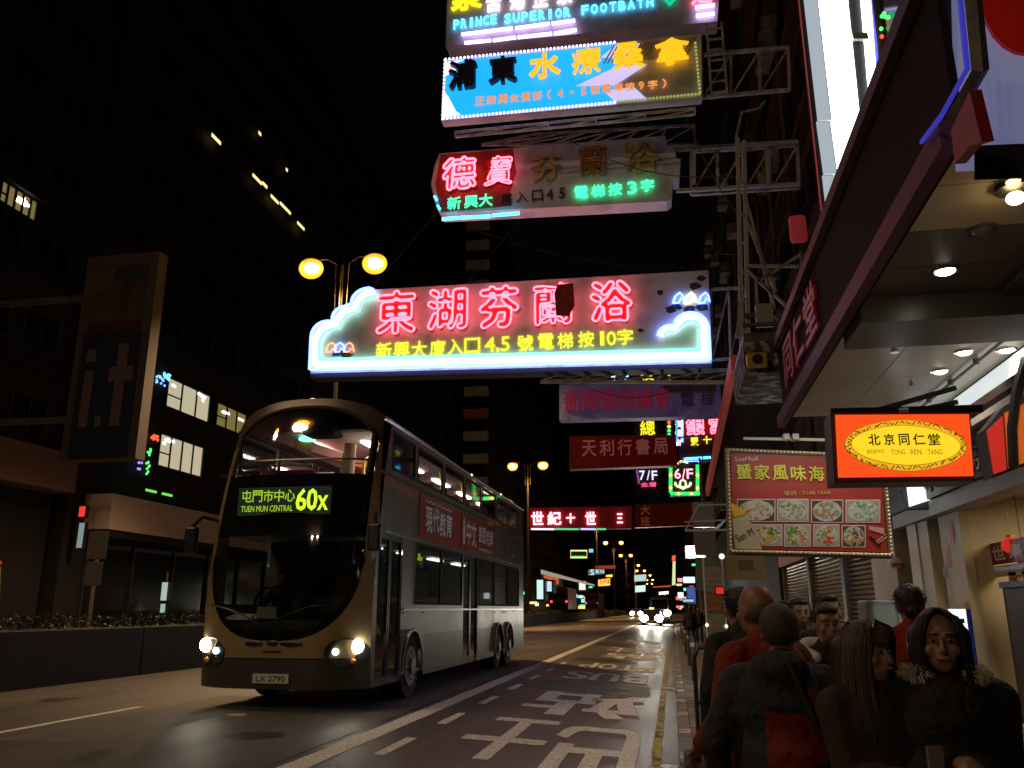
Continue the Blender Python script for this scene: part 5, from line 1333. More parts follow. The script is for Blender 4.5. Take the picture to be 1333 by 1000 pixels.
m1 = person((p.x, 3.75, ZP), R(168), hgt(1005, 785, 3.75), 'man with cropped grey hair seen from behind in a slate jacket with dark red panels', hands=((-.3, -.02, .8), (.3, -.02, .8)), hair='crop', haircol=HAIRG, top=panelled, coat=.62, build=1.2, face=False, vox=.009, skin=SKINT, hood=True)
MB().tube([(-.04, .19, 1.27), (-.1, .2, 1.1), (-.17, .19, .95), (-.22, .17, .75)], .014, 6).build('bag_strap', BLACK, m1, True)
p = ony(984, 762, 4.1)
person((p.x, 4.1, ZP), R(215), hgt(984, 758, 4.1), 'bald elderly man in a bright red jacket behind the man with cropped grey hair', hands=((-.28, -.1, .85), (.28, -.1, .9)), hair='bald', haircol=HAIRG, top=fabric('red_jacket', (.42, .025, .015)), build=1.1, skin=SKINT, vox=.01)
p = ony(960, 766, 5.2)
person((p.x, 5.2, ZP), R(200), 1.6, 'person with bushy black hair in dark clothes walking away nearest the kerb', hands=((-.25, -.1, .8), (.25, .05, .8)), hair='short', top=fabric('dark_olive', (.03, .032, .026)), face=False)
p = ony(1073, 788, 5.2)
person((p.x, 5.2, ZP), R(8), 1.5, 'young man in a black jacket with a white collar looking ahead', hair='short', collar=M('white_collar', (.6, .6, .58), .8), top=fabric('black_jacket', (.01, .01, .012)), feet=((-.1, -.15), (.1, .15)), vox=.01)
p = ony(1076, 776, 6.6)
person((p.x, 6.6, ZP), R(10), 1.58, 'dark figure whose hair shows just above the young man with the white collar', hair='short', top=fabric('charcoal', (.02, .02, .022)), face=False)
p = ony(1040, 780, 7.4)
person((p.x, 7.4, ZP), R(5), 1.56, 'person in a grey patterned coat left of the young man with the white collar', hair='short', top=fabric('grey_coat', (.1, .09, .08)), coat=.6, feet=((-.1, .1), (.1, -.15)))
p = ony(1022, 784, 9)
person((p.x, 9, ZP), R(-10), 1.56, 'small dark-haired person further back beside the grey patterned coat', hair='short', top=fabric('brown_grey', (.06, .05, .045)))
p = ony(1182, 768, 5.6)
person((p.x, 5.6, ZP), R(176), 1.62, 'man in a plain red sweater seen from behind at the newsstand', hair='short', top=fabric('red_sweater', (.42, .015, .01)), build=1.1, face=False)
p = ony(1050, 770, 11)
person((p.x, 11.5, ZP), R(180), 1.6, 'person in dark clothes walking away deep in the crowd', hair='short', face=False, feet=((-.1, .2), (.1, -.2)))
p = ony(1408, 800, 2.9)
person((p.x, 2.9, ZP), R(60), 1.6, 'person in a grey sleeve reaching a hand in from the right edge', hands=((-.05, -.42, 1.28), (.25, -.05, .8)), top=fabric('grey_sleeve', (.08, .085, .09)), vox=.008)
for px, Y, l in ((897, 34, 'distant pedestrian in dark clothes beside the bus stop panel'), (908, 40, 'distant pedestrian in a brown coat just left of the bus stop panel'), (938, 24, 'distant pedestrian right of the bus stop panel'), (922, 47, 'farthest pedestrian beneath the white floodlights')):
    p = ony(px, 780, Y)
    person((p.x, Y, ZP), R(180 if Y != 40 else 0), 1.6, l, hair='short', face=False, vox=.02, cvox=.022, top=fabric('brown_coat', (.08, .05, .03)) if Y == 40 else None, feet=((-.1, .18), (.1, -.18)))
# driver
person(None, 0, 1.5, 'bus driver in dark uniform sitting behind the lower windscreen', root=bus_driver_root, seated=True, hands=((-.15, -.4, 1.0), (.15, -.4, 1.0)), hair='short', vox=.015, top=fabric('driver_uniform', (.05, .06, .08)))
bus_driver_root['group'] = 'people aboard the bus'
# ================================================================== RIGHT-HAND SHOPS, CANOPY AND SIGNS
REDM = M('red_fascia_metal', (.02, .008, .008), .85, 0, spec=.15, noise=(1.5, .3))
SOFW = M('white_soffit_panel', (.66, .57, .42), .35, .1, noise=(.8, .12)); SOFB = M('brown_soffit_panel', (.16, .13, .1), .35, .1, noise=(.8, .2))
cn = thing('shop_canopy', (2.9, 7, 4.3), 'wide shop canopy with panelled soffit, recessed downlights and red fascia', 'canopy')
# soffit panels: a brown field near, a pale one further
X0, X1 = 1.86-2.9, 4.0-2.9
ys = [-2.1, -1.3, -.55, .2, .9]
for i in range(len(ys)-1):
    for a, b in ((X0+.03, (X0+X1)/2-.004), ((X0+X1)/2+.004, X1)):
        MB().box(a, ys[i]+.006, 0, b, ys[i+1]-.006, .04).build('soffit_panel', SOFW if i < 2 else SOFB, cn)
MB().box(X0+.03, .9, -.25, X1, 1.75, .04).build('bulkhead', SOFB, cn)
for i in range(6):
    y = 1.756+i*.72
    for a, b in ((X0+.03, (X0+X1)/2-.2), ((X0+X1)/2-.19, X1)):
        MB().box(a, y, -.0, b, y+.71, .04).build('soffit_panel', SOFW, cn)
MB().box(X0-.02, -2.1, -.1, X0+.03, 6.2, 1.15).build('fascia', REDM, cn)
MB().box(X0-.12, -2.1, -.14, X0-.021, 6.2, .04).build('lower_trim', M('maroon_trim', (.11, .03, .045), .6, 0, spec=.3), cn)
MB().box(X0-.1, -2.1, 1.1, X0-.021, 6.2, 1.24).build('upper_trim', M('maroon_trim', ), cn)
MB().box(X0+.03, -2.1, 1.0, X1, 6.2, 1.2).build('deck', STEEL, cn)
MB().box(X0+.03, 6.12, .041, X1, 6.2, 1.0).build('end_panel', REDM, cn)
dld = bpy.data.lights.new('downlight', 'SPOT'); dld.energy = 110; dld.color = (1, .88, .7); dld.spot_size = R(120); dld.spot_blend = .5; dld.shadow_soft_size = .06
for (px, py, lit) in ((1230, 352, 1), (1195, 396, 0), (1278, 298, 0), (1224, 483, 1), (1255, 458, 1), (1310, 455, 1), (1340, 240, 1)):
    p = onz(px, py, 4.3)-Vector((2.9, 7, 4.3))
    o = MB().tube([(p.x+.1*math.cos(a*math.pi/8), p.y+.1*math.sin(a*math.pi/8), -.006) for a in range(16)], .014, 5, True).build('downlight', CHROME if lit else STEEL, cn, True)
    MB().sphere((p.x, p.y, -.008), (.082, .082, .035), 16, 8).build('lens', E('downlight_lens', (1, .95, .85), 9) if lit else M('dead_lens', (.2, .2, .2), .3), o)
    if lit:
        lo = bpy.data.objects.new('downlight_beam', dld); COL.objects.link(lo); lo.parent = cn; lo.location = (p.x, p.y, -.05)
MB().box(1.05, 1.8, -.5, 1.098, 7.6, -.06).build('transom_lightbox', M('transom_white', (.6, .6, .6), .5, emis=(.85, .95, .95), est=.75, noise=(1.2, .2)), cn)
MB().box(1.03, 1.75, -.56, 1.098, 7.65, -.5).build('transom_rail', BLACK, cn)
# red characters on the fascia
for i, c in enumerate('同仁堂'):
    text_flat('fascia_character', c, .8, .62, M('bright_red_letter', (.4, .02, .015), .5), cn, (lambda i: lambda x, y, d: (X0-.025-d, 3.4+1.0*(2-i)-x, .3+y))(i), .04, .03)
p = onz(1322, 258, 4.2)-Vector((2.9, 7, 4.3))
o = MB().cyl((p.x, p.y, -.001), (p.x, p.y, -.04), .12, 16).build('lamp_base', BLACK, cn)
MB().sphere((p.x, p.y, -.1), (.06, .06, .045), 14, 8).build('globe', E('warm_globe', (1, .72, .3), 16), o, True)
for x_, a_, b_ in ((.2, -2, .85), (.75, 1.8, 5.6)):
    MB().cyl((x_, a_, -.05), (x_, b_, -.05), .018, 6).build('conduit', STEEL, cn, True)
    for q in range(4): yy = a_+(b_-a_)*(q+.5)/4; MB().box(x_-.03, yy-.015, -.07, x_+.03, yy+.015, 0).build('pipe_clip', STEEL, cn)
for x_, y_ in ((-.3, 2.6), (.3, 4.2), (-.5, -1.4), (.5, -1.8)): MB().cyl((x_, y_, -.05), (x_, y_, 0), .03, 8).cyl((x_, y_, -.06), (x_, y_, -.05), .05, 8).build('sprinkler', CHROME, cn)
# blue neon along the fascia top
pa = onx(1262, 85, 1.72); pb = onx(1180, 195, 1.72)
bl = thing('neon_strip', (1.7, 5.4, 5.0), 'blue-violet neon strip edging the dark glass box above the canopy', 'neon strip')
q = lambda px, py: onx(px, py, 1.7)-Vector((1.7, 5.4, 5.0))
MB().tube([q(1250, 0), q(1259, 90), q(1226, 150), q(1200, 185)], .016, 6).build('tube', E('blue_strip', (.08, .08, 1), .35), bl, True)
MB().tube([q(1254, 0)+Vector((.05, 0, 0)), q(1263, 92)+Vector((.05, 0, 0)), q(1230, 153)+Vector((.05, 0, 0))], .045, 4).build('channel', STEEL, bl)
rb = thing('fascia_bracket', (1.68, 4.6, 4.2), 'red metal end piece hanging from the near corner of the canopy fascia', 'bracket')
q = lambda px, py: onx(px, py, 1.68)-Vector((1.68, 4.6, 4.2))
pts = [q(1262, 118), q(1278, 185), q(1262, 190), q(1243, 214), q(1238, 170)]
MB().ring([pts, [p+Vector((.06, 0, 0)) for p in pts]]).build('plate', M('red_plate', (.25, .012, .01), .5), rb)
# dark glass box above canopy
gb = thing('display_window', (2.15, 6.4, 5.5), 'tall dark glass display box standing on top of the canopy', 'window')
MB().box(0, -1.0, 0, .06, .65, 6).build('pane', M('dark_reflecting_glass', (.008, .012, .01), .06), gb)
for y in (-1.05, .64): MB().box(-.04, y, 0, .1, y+.06, 6).build('mullion', STEEL, gb)
MB().box(-.06, -1.05, -.12, .12, .7, 0).build('sill', STEEL, gb)
MB().box(-.02, -1.35, 0, .1, -1.06, 6).build('side_panel', M('olive_panel', (.1, .1, .06), .5), gb)
mb = MB(); mr = MB()
for k in range(16):
    px, py = 1160+random.uniform(-14, 20), 30+random.uniform(-22, 22); p = onx(px, py, 2.12)-Vector((2.15, 6.4, 5.5))
    (mb if k % 3 else mr).sphere((-.03, p.y, p.z), .02, 6, 4)
mb.build('green_bulbs_or_reflections', E('fairy_green', ), gb); mr.build('red_reflections', E('fairy_red', ), gb)  # glowing dots painted in as neon reflections on the pane
# big glaring white sign
ws = Sign('lightbox', 10, (1105, 420), 'tall glaring white lightbox rising above the canopy', 'lightbox', None)
WLB = M('white_lightbox_face', (.8, .8, .8), .5, emis=(.95, .97, 1), est=5); WLB2 = M('pale_lightbox_face', (.7, .75, .8), .5, emis=(.62, .74, .85), est=.55, noise=(2.5, .3))
def wp(px, py, q=0): return ws.P(px, py, q)
ws.board([(1088, 440), (1022, -180), (1122, -180), (1168, 440)], CASE, .1)
xl = lambda y: 1040+.108*y; 
segs = [(-170, 158), (160, 228), (230, 420)]
for a, b in segs: ws.panel([(xl(a)+24, a), (xl(b)+26, b), (xl(b)+62, b), (xl(a)+64, a)], WLB, .03, .028, 'white_face'); ws.panel([(xl(a)+5, a), (xl(b)+7, b), (xl(b)+24, b), (xl(a)+22, a)], WLB2, .03, .028, 'pale_face')
ws.panel([(xl(-170)+84, -170), (xl(420)+70, 420), (xl(420)+80, 420), (xl(-170)+98, -170)], WLB, .05, .048, 'white_edge')
for y in (52, 163, 300): ws.panel([(xl(y)+62, y-5), (xl(y)+64, y+3), (xl(y)+84, y+3), (xl(y)+82, y-5)], WPM, .07, .05, 'rung')
ws.tube([(xl(-170)-1, -170), (xl(420)-1, 420)], E('thin_red_edge', (.7, .08, .08), .3), .01, .03, 'edge_tube'); ws.tube([(xl(-170)+99, -170), (xl(420)+81, 420)], E('thin_blue_edge', (.1, .12, 1), 1.6), .02, .06, 'edge_tube')
ws.tube([(1092, 235), (1082, 262), (1072, 290), (1074, 330)], WPM, .012, .05, 'cable'); ws.tube([(1104, 190), (1096, 232), (1080, 280)], STEEL, .01, .05, 'cable')
# bluish lit sign in the top right corner
rs = Sign('lightbox', 4.7, (1300, 190), 'large bluish-white lit sign with a red disc at the top right corner', 'lightbox', None)
rs.board([(1266, 190), (1258, -60), (1460, -60), (1460, 180)], M('blue_white_face', (.4, .42, .55), .5, emis=(.24, .26, .5), est=.42, noise=(1.4, .45)), .3)
rs.panel([(1335+62*math.cos(R(a)), -12+86*math.sin(R(a))) for a in range(0, 360, 15)], M('red_disc', (.5, .02, .01), .4, emis=(.6, .01, .0), est=.1), .03, .028, 'red_disc')
rs.panel([(1268, 192), (1268, 235), (1460, 228), (1460, 184)], BLACKM, .02, .018, 'dark_skirt')
# steel lattice mast, cross braces
mt = thing('sign_scaffold', (1.9, 15.6, 4), 'rusty steel lattice mast with cross braces standing on the peeling concrete canopy', 'scaffold')
def S(px, py, Y=15.6): return ony(px, py, Y)-mt.location
mb = MB(); mb.bar(S(960, 180), S(966, 455), .08); mb.bar(S(969, 180)+Vector((0, .1, 0)), S(975, 455)+Vector((0, .1, 0)), .08); mb.build('post', WPM, mt)
mb = MB()
for a, b in (((968, 278), (1010, 380)), ((1044, 330), (985, 368)), ((970, 350), (1045, 418)), ((972, 262), (1018, 440)), ((972, 346), (1040, 347)), ((965, 372), (960, 440)), ((984, 366), (986, 400))): mb.bar(S(*a), S(*b), .05)
mb.build('brace', RUST, mt)
mb = MB()
for k in range(7): mb.bar(S(961, 200+k*38), S(971, 200+k*38)+Vector((0, .1, 0)), .04)
mb.build('rung', RUST, mt)
mb = MB(); mb.bar(S(1046, 330), S(1052, 440), .12); mb.bar(S(968, 412), S(1052, 404), .09); mb.build('frame', STEEL, mt)
MB().box(S(982, 400).x, -.2, S(982, 428).z, S(1007, 428).x, 0, S(982, 400).z).build('junction_box', M('pale_blue_box', (.4, .45, .45), .5), mt, bevel=.02)
MB().cyl(S(1033, 426), S(1034, 404), .12, 10).cyl(S(1041, 420), S(1040, 388), .09, 10).build('insulator', M('cream_insulator', (.5, .45, .35), .5), mt, True)
MB().sphere(S(1000, 421), (.1, .06, .08), 8, 6).build('orange_rag', M('orange_rag', (.5, .2, .04), .8), mt)
MB().box(S(1028, 310).x, -.1, S(1028, 318).z, S(1052, 318).x, .05, S(1028, 282).z).build('red_box', M('dim_red_box', (.35, .04, .05), .5, emis=(.5, .04, .05), est=.2), mt, bevel=.08)
cc = thing('concrete_canopy', (2.2, 13.4, 0), 'peeling white-and-grey concrete canopy edge below the steel mast', 'canopy')
a = ony(970, 486, 13.4); b = ony(1064, 440, 13.4)
PEEL = M('peeling_concrete', (.08, .075, .07), .9, noise=(3, .5), dirt=(4.5, (.45, .44, .42)), bump=.6)
MB().box(a.x-2.2, 0, a.z, b.x-2.2+.6, 2.2, b.z).build('edge', PEEL, cc)
MB().box(a.x-2.2+.02, .05, b.z+.001, b.x-2.2+.6, 2.2, b.z+.16).build('top_slab', STEEL, cc)
MB().bar((a.x-2.2, -.1, b.z+.25), (b.x-1.7, -.1, b.z+.25), .06).build('rail', STEEL, cc)
fl = thing('floodlight', ony(985, 470, 13.2), 'yellow floodlight housing fixed to the peeling canopy edge', 'floodlight')
MB().box(-.16, -.1, -.1, .16, .1, .12).build('housing', M('yellow_housing', (.55, .4, .03), .5), fl, bevel=.03); MB().cyl((0, -.13, 0), (0, -.101, 0), .08, 12).build('lens', BLACK, fl)
cb = thing('cable', ony(1010, 508, 13), 'thin sagging cable below the peeling concrete canopy', 'cable')
MB().tube([ony(975+i*10, 506+2*math.sin(i*.5)*2-i*i*.06, 13)-cb.location for i in range(9)], .012, 5).build('wire', WPM, cb)
# red slanting awning edge further along
ra = thing('awning', (1.5, 15, 5), 'long dark red awning edge running down the street behind the silver sign', 'awning')
A_ = onx(955, 472, 1.5)-ra.location; B_ = onx(921, 640, 1.5)-ra.location
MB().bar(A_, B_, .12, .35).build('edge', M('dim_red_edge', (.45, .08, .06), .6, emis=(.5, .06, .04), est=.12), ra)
MB().hexa([A_+Vector((.1, 0, .1)), A_+Vector((2.3, 0, .6)), B_+Vector((2.3, 0, .6)), B_+Vector((.1, 0, .1))], [A_+Vector((.1, 0, .2)), A_+Vector((2.3, 0, .7)), B_+Vector((2.3, 0, .7)), B_+Vector((.1, 0, .2))]).build('canvas', M('dark_canvas', (.04, .03, .03), .8), ra)

# ---- seafood restaurant banner
s = Sign('advert_board', 8.2, (1053, 728), 'red seafood restaurant board with eight dish photos and a beer bottle, framed by small bulbs', 'advert board', None)
RB2 = M('restaurant_red', (.36, .03, .02), .5, noise=(.9, .15))
C4 = [(948, 722), (944, 583), (1152, 592), (1163, 727)]
s.board(C4, M('board_back', (.2, .17, .12), .6), .12)
s.panel([(955, 714), (951, 591), (1145, 599), (1155, 719)], RB2, .02, .018, 'red_face')
FRB = M('gold_bulb_frame', (.36, .28, .13), .5, .4)
def edge(a, b, n, nm):
    s.tube([a, b], FRB, .018, .03, nm)
    mb = MB()
    for i in range(n): mb.sphere(s.P(a[0]+(b[0]-a[0])*(i+.5)/n, a[1]+(b[1]-a[1])*(i+.5)/n, .06), .0125, 6, 5)
    mb.build('frame_bulbs', M('frosted_bulb', (.7, .64, .5), .3), s.t)
edge((951, 718), (947, 587), 26, 'frame_edge'); edge((947, 587), (1149, 595), 40, 'frame_edge'); edge((1149, 595), (1159, 723), 26, 'frame_edge'); edge((951, 718), (1159, 723), 40, 'frame_edge')
YL = M('lime_letter', (.62, .62, .05), .5, emis=(.6, .6, .05), est=.04)
for i, c in enumerate('蜑家風味海鮮'): s.char(c, 968+i*23.5, 615+i*.6, 20, YL, .03, .008, .03, wpx=19)
for i, c in enumerate('酒家'): s.char(c, 1109+i*23, 618, 20, YL, .03, .008, .03, wpx=19)
s.char('SeaMud', 971, 598, 6, M('pale_letter', (.7, .6, .55), .5), .02, .004, .025, wpx=30)
s.char('電話 : 2148 1668', 1050, 642, 6.5, M('gold_letter', (.6, .4, .1), .5), .02, .004, .025, wpx=60)
WFR = M('photo_white_border', (.6, .58, .55), .5)
dish_cols = [((.6, .12, .03), (.25, .4, .04), (.5, .42, .25)), ((.4, .33, .26), (.5, .5, .4), (.15, .28, .06)), ((.35, .22, .15), (.45, .2, .1), (.2, .35, .25)), ((.3, .42, .34), (.55, .6, .55), (.12, .38, .08)),
             ((.6, .3, .05), (.55, .45, .1), (.1, .2, .03)), ((.6, .2, .08), (.08, .28, .03), (.55, .4, .25)), ((.6, .06, .03), (.12, .35, .05), (.5, .5, .35)), ((.45, .25, .12), (.3, .4, .15), (.1, .06, .03))]
rows = [[(959, 650, 1009, 680), (1011, 650, 1052, 680), (1055, 651, 1097, 681), (1100, 651, 1145, 681)], [(979, 683, 1018, 711), (1020, 683, 1055, 712), (1058, 683, 1092, 712), (1095, 684, 1126, 713)]]
di = 0
for r_ in rows:
    for (x0, y0, x1, y1) in r_:
        d = s.panel([(x0, y1), (x0, y0), (x1, y0), (x1, y1)], WFR, .027, .006, 'dish_photo')
        bgc = M('dish_dark_ground_%d' % di, (.07, .05, .04) if di in (0, 2, 7) else (.35, .32, .28), .5)
        s.panel([(x0+1.3, y1-1.3), (x0+1.3, y0+1.3), (x1-1.3, y0+1.3), (x1-1.3, y1-1.3)], bgc, .029, .0015, 'photo_ground', d)
        cx, cy = (x0+x1)/2, (y0+y1)/2; rx = (x1-x0)/2-3; ry = (y1-y0)/2-2.5
        mbs = [MB(), MB(), MB()]
        for q in range(46):
            a = random.random()*6.28; rr = random.random()**.5*.92; c = s.P(cx+rx*rr*math.cos(a), cy+ry*rr*math.sin(a), .031+random.random()*.002)
            mbs[q % 3 if random.random() < .6 else int(a/2.1) % 3].sphere(c, (random.uniform(.01, .026), .0012, random.uniform(.006, .016)), 7, 4, Matrix.Rotation(random.random()*3, 3, 'Y'))
        s.panel([(cx+(rx+1)*math.cos(R(t)), cy+(ry+1)*math.sin(R(t))) for t in range(0, 360, 24)], M('white_plate', (.5, .5, .47), .4), .0305, .001, 'plate', d)
        for q, mm in enumerate(mbs): mm.build('food_print', M('food_%d_%d' % (di, q), dish_cols[di][q], .4), d)
        di += 1
bt = s.panel([(955, 714), (951, 655), (963, 664), (970, 675), (984, 690), (993, 716)], M('bottle_amber', (.28, .15, .04), .3), .04, .008, 'beer_bottle')
s.panel([(957, 715), (953, 676), (970, 672), (986, 694), (991, 716)], M('bottle_label', (.42, .38, .25), .5), .043, .002, 'bottle_label', bt)
s.panel([(952, 665), (951, 655), (962, 661), (968, 671), (955, 674)], M('bottle_foil', (.7, .4, .03), .4), .043, .002, 'bottle_foil', bt)
c = s.P(972, 698); v, f = fit_text('San M', .17, .07, .02)
ca, sa = math.cos(.42), math.sin(.42)
letter_build(letter_mb(v, f, lambda x, y, q: (c.x-.085+x*ca-y*sa, -.044-q, c.z-.06+x*sa+y*ca), .002), 'label_lettering', BLACKM, bt)
s.panel([(1130, 690), (1130, 685), (1150, 688), (1150, 696)], M('pink_note', (.6, .3, .3), .5), .03, .003, 'pink_note')
s.panel([(1130, 700), (1132, 698), (1146, 708), (1144, 714)], M('dark_bottle', (.06, .01, .01), .3), .03, .003, 'sauce_bottle')
for a, b in (((1139, 706), (1153, 695)), ((1141, 708), (1154, 699))): s.tube([a, b], WFR, .003, .032, 'chopstick')
# board lamps
mb = MB().bar(s.P(966, 575, .15), s.P(1085, 577, .15), .025); mb.build('lamp_rail', WPM, s.t)
for x in (970, 980, 1030, 1042):
    h_ = MB().box(s.P(x-3, 0).x, -.22, s.P(x, 580).z, s.P(x+4, 0).x, -.12, s.P(x, 572).z).build('flood_lamp', WPM, s.t, bevel=.008)
lk = bpy.data.lights.new('board_lamp', 'SPOT'); lk.energy = 4.5; lk.color = (1, .95, .85); lk.spot_size = R(130); lk.spot_blend = .8; lk.shadow_soft_size = .08
for x in (985, 1040, 1110):
    lo = bpy.data.objects.new('board_lamp', lk); COL.objects.link(lo); lo.parent = s.t; lo.location = s.P(x, 584, .75); lo.rotation_euler = (R(52), 0, 0)
# notice under the board
nb = thing('notice_board', ony(972, 752, 9.4), 'dull beige notice hanging below the left end of the seafood board', 'notice board')
MB().box(-.2, 0, -.02, .2, .05, .24).build('plate', M('beige_plate', (.22, .18, .09), .7, noise=(5, .2)), nb); MB().box(-.08, -.004, .08, .08, -.001, .18).build('print', M('brown_print', (.12, .08, .04), .7), nb)
MB().bar((-.1, .03, .24), (-.1, .03, .5), .015).bar((.1, .03, .24), (.1, .03, .5), .015).build('hanger', STEEL, nb)

# ---- red pharmacy lightbox
s = Sign('lightbox', 5.6, (1180, 630), 'glowing red lightbox with yellow oval reading 北京同仁堂 BEIJING TONG REN TANG', 'lightbox', None)
s.board([(1086, 629), (1081, 537), (1263, 537), (1269, 626)], M('dark_sign_rim', (.05, .03, .025), .5), .25)
OR = M('glowing_orange_red', (.7, .08, .02), .5, emis=(1, .085, .012), est=.95)
s.panel([(1091, 622), (1087, 541), (1260, 540), (1266, 620)], OR, .02, .018, 'face')
cx, cy = 1177.5, 581
def lens(rx, ry, n=40, pw=1.25):
    out = []
    for i in range(n):
        a = 2*math.pi*i/n; c_, s_ = math.cos(a), math.sin(a)
        out.append((cx+rx*math.copysign(abs(c_)**1.15, c_), cy+ry*math.copysign(abs(s_)**1.0, s_)-(.9 if c_ < 0 else -.9)*abs(c_)*2))
    return out
s.panel(lens(80, 34), M('oval_outline', (.25, .08, .01), .5, emis=(.35, .12, .01), est=.8), .026, .005, 'oval_outline')
s.panel(lens(78.5, 33), M('ornament_gold', (.7, .4, .03), .5, emis=(.95, .5, .02), est=.85, noise=(40, .3)), .03, .003, 'oval_border')
s.panel(lens(71.5, 26.2), M('oval_line', (.2, .06, .01), .5, emis=(.3, .1, .01), est=.8), .033, .002, 'oval_outline')
s.panel(lens(70.5, 25.4), M('glowing_yellow', (.9, .6, .03), .5, emis=(1, .68, .02), est=1.0), .036, .002, 'oval_field')
orn = MB()
for i in range(64):
    a = 2*math.pi*i/64; q = 1+.03*math.sin(i*3.7)
    pts = [(cx+(74.8+2.6*math.cos(t*.9+i))*math.cos(a+t*.018)*q, cy+(29.4+2.2*math.sin(t*1.1+i*2))*math.sin(a+t*.018)) for t in range(5)]
    orn.tube([s.P(*p_, .034) for p_ in pts], .0028, 4)
orn.build('dragon_scrollwork', M('brown_line', (.12, .04, .01), .6), s.t)
INK = M('black_ink', (.015, .008, .004), .6)
for i, c in enumerate('北京同仁堂'): s.char(c, 1136+i*19.3, 574-i*.1, 15.5, INK, .028, .004, .04, wpx=(15, 13, 13, 15, 15)[i])
for w, x0, x1 in (('BEIJING', 1127, 1149), ('TONG', 1158, 1176), ('REN', 1183, 1197), ('TANG', 1205, 1224)): s.char(w, (x0+x1)/2, 590, 7.5, M('olive_lettering', (.3, .18, .02), .6, emis=(.45, .28, .01), est=.5), .012, .003, .04, wpx=x1-x0)
mb = MB(); mb.bar(s.P(1085, 533, -.1), s.P(1285, 528, -.1), .05); mb.bar(s.P(1135, 533, -.1), s.P(1275, 480, -.5), .035); mb.bar(s.P(1200, 530, -.1), s.P(1290, 490, -.7), .035); mb.bar(s.P(1100, 536, -.2), s.P(1240, 533, -.2), .04)
mb.build('bracket', BLACK, s.t)
s.tube([(1170, 535), (1182, 534)], CHROME, .02, .0, 'bolt')
# red shop front return with orange glow at the right edge
s = Sign('lightbox', 7.2, (1310, 620), 'dim red and orange illuminated shop sign behind the bracket at the right edge', 'lightbox', None)
s.board([(1292, 622), (1281, 560), (1306, 530), (1345, 515), (1350, 600)], CASE, .2)
s.panel([(1293, 618), (1284, 562), (1304, 542), (1309, 612)], M('deep_red_glow', (.4, .03, .02), .5, emis=(.6, .015, .01), est=.6), .02, .018, 'red_face')
s.panel([(1312, 610), (1307, 538), (1345, 520), (1348, 598)], M('orange_glow', (.4, .1, .02), .5, emis=(.6, .1, .01), est=.6), .02, .018, 'orange_face')
s.tube([(1332, 470), (1320, 510), (1314, 560), (1316, 610)], BLACK, .04, .06, 'hook')
MB().sphere(s.P(1330, 487, .05), .05, 8, 6).build('amber_lamp', E('amber_lamp', (1, .6, .1), 1.5), s.t)

# ---- shop row
XF = 4.0
def G(px, py): return onx(px, py, XF)
sh = thing('medicine_shop', (XF, 12, ZP), 'open-fronted shop with cream pillars, maroon banner and dark counters', 'shop')
P = sh.location
CRW = M('cream_wall', (.5, .45, .3), .6, noise=(2, .1)); DKW = M('dark_wood', (.05, .028, .02), .5, noise=(3, .4))
def fb(name, y0, z0, y1, z1, mat, d0=0, d1=.1, parent=None, bev=0): return MB().box(-d1, y0-P.y, z0-P.z, -d0, y1-P.y, z1-P.z).build(name, mat, parent or sh, bevel=bev)
MB().box(.0, -20-P.y, -.2, .3, 8.2-P.y, 3.8).build('party_wall', M('dark_shop_wall', (.1, .07, .055), .7, noise=(2, .3)), sh); MB().box(-.0, 8.2-P.y, 3.01, .4, 15-P.y, 3.8).build('upper_wall', DKW, sh)
MB().box(.01, 8.2-P.y, 0, .1, 8.3-P.y, 2.75).build('jamb', DKW, sh)
MB().box(2.5, 7-P.y, 0, 2.6, 12.5-P.y, 3).build('back_wall', M('room_cream', (.5, .38, .2), .7, noise=(1.5, .15)), sh)
MB().box(0.02, 12.4-P.y, 0, 2.5, 12.5-P.y, 2.9).build('side_wall', M('warm_side_wall', (.55, .46, .3), .6, noise=(1.5, .15)), sh)
MB().box(0.1, 7-P.y, -.01, 2.5, 12.4-P.y, .03).build('floor', SL[2], sh)
MB().box(0.1, 7-P.y, 2.9, 2.5, 12.5-P.y, 3).build('ceiling', SOFB, sh)
rl = bpy.data.lights.new('shop_ceiling_lamp', 'AREA'); rl.energy = 34; rl.color = (1, .8, .52); rl.size = 1.2
lo = bpy.data.objects.new('shop_lamp_light', rl); COL.objects.link(lo); lo.parent = sh; lo.location = (1.3, -1.2, 2.82)
MB().box(.9, -1.6, 2.86, 1.7, -.8, 2.895).build('ceiling_lamp', E('warm_panel', (1, .75, .4), 2.5), sh)
fb('pillar', 13.55, ZP, 14.05, 2.74, CRW, 0, .18); fb('pillar_panel', 12.3, ZP, 13.2, 2.74, CRW, .0, .12); fb('pilaster', 14.1, ZP, 14.6, 2.74, M('pale_strip', (.55, .5, .38), .6), 0, .2)
fb('lintel', 8.3, 2.74, 15.0, 2.95, M('grey_lintel', (.3, .28, .26), .5), 0, .3)
fb('sign_band', 8.3, 2.96, 15.0, 3.5, M('dark_sign_band', (.05, .03, .028), .5), 0, .35)
for i, c in enumerate('中藥專家服務'):
    text_flat('band_character', c, .5, .32, M('grey_band_letter', (.2, .18, .16), .5), sh, (lambda i: lambda x, y, d: (-.352-d, 14.1-i*.62-P.y-x, 3.05+y-P.z))(i), .02, .02)
fb('slat', 8.3, 3.52, 15.0, 3.6, M('pale_trim', (.4, .36, .34), .5), 0, .45)
fb('slat', 8.3, 3.7, 15.0, 3.8, REDM, 0, .4)
lbx = thing('lightbox', (XF-.5, 13.4, 3.35), 'blank white glowing lightbox under the red pharmacy lightbox', 'lightbox')
a = ony(1186, 657, 12.8); b = ony(1238, 626, 12.8)
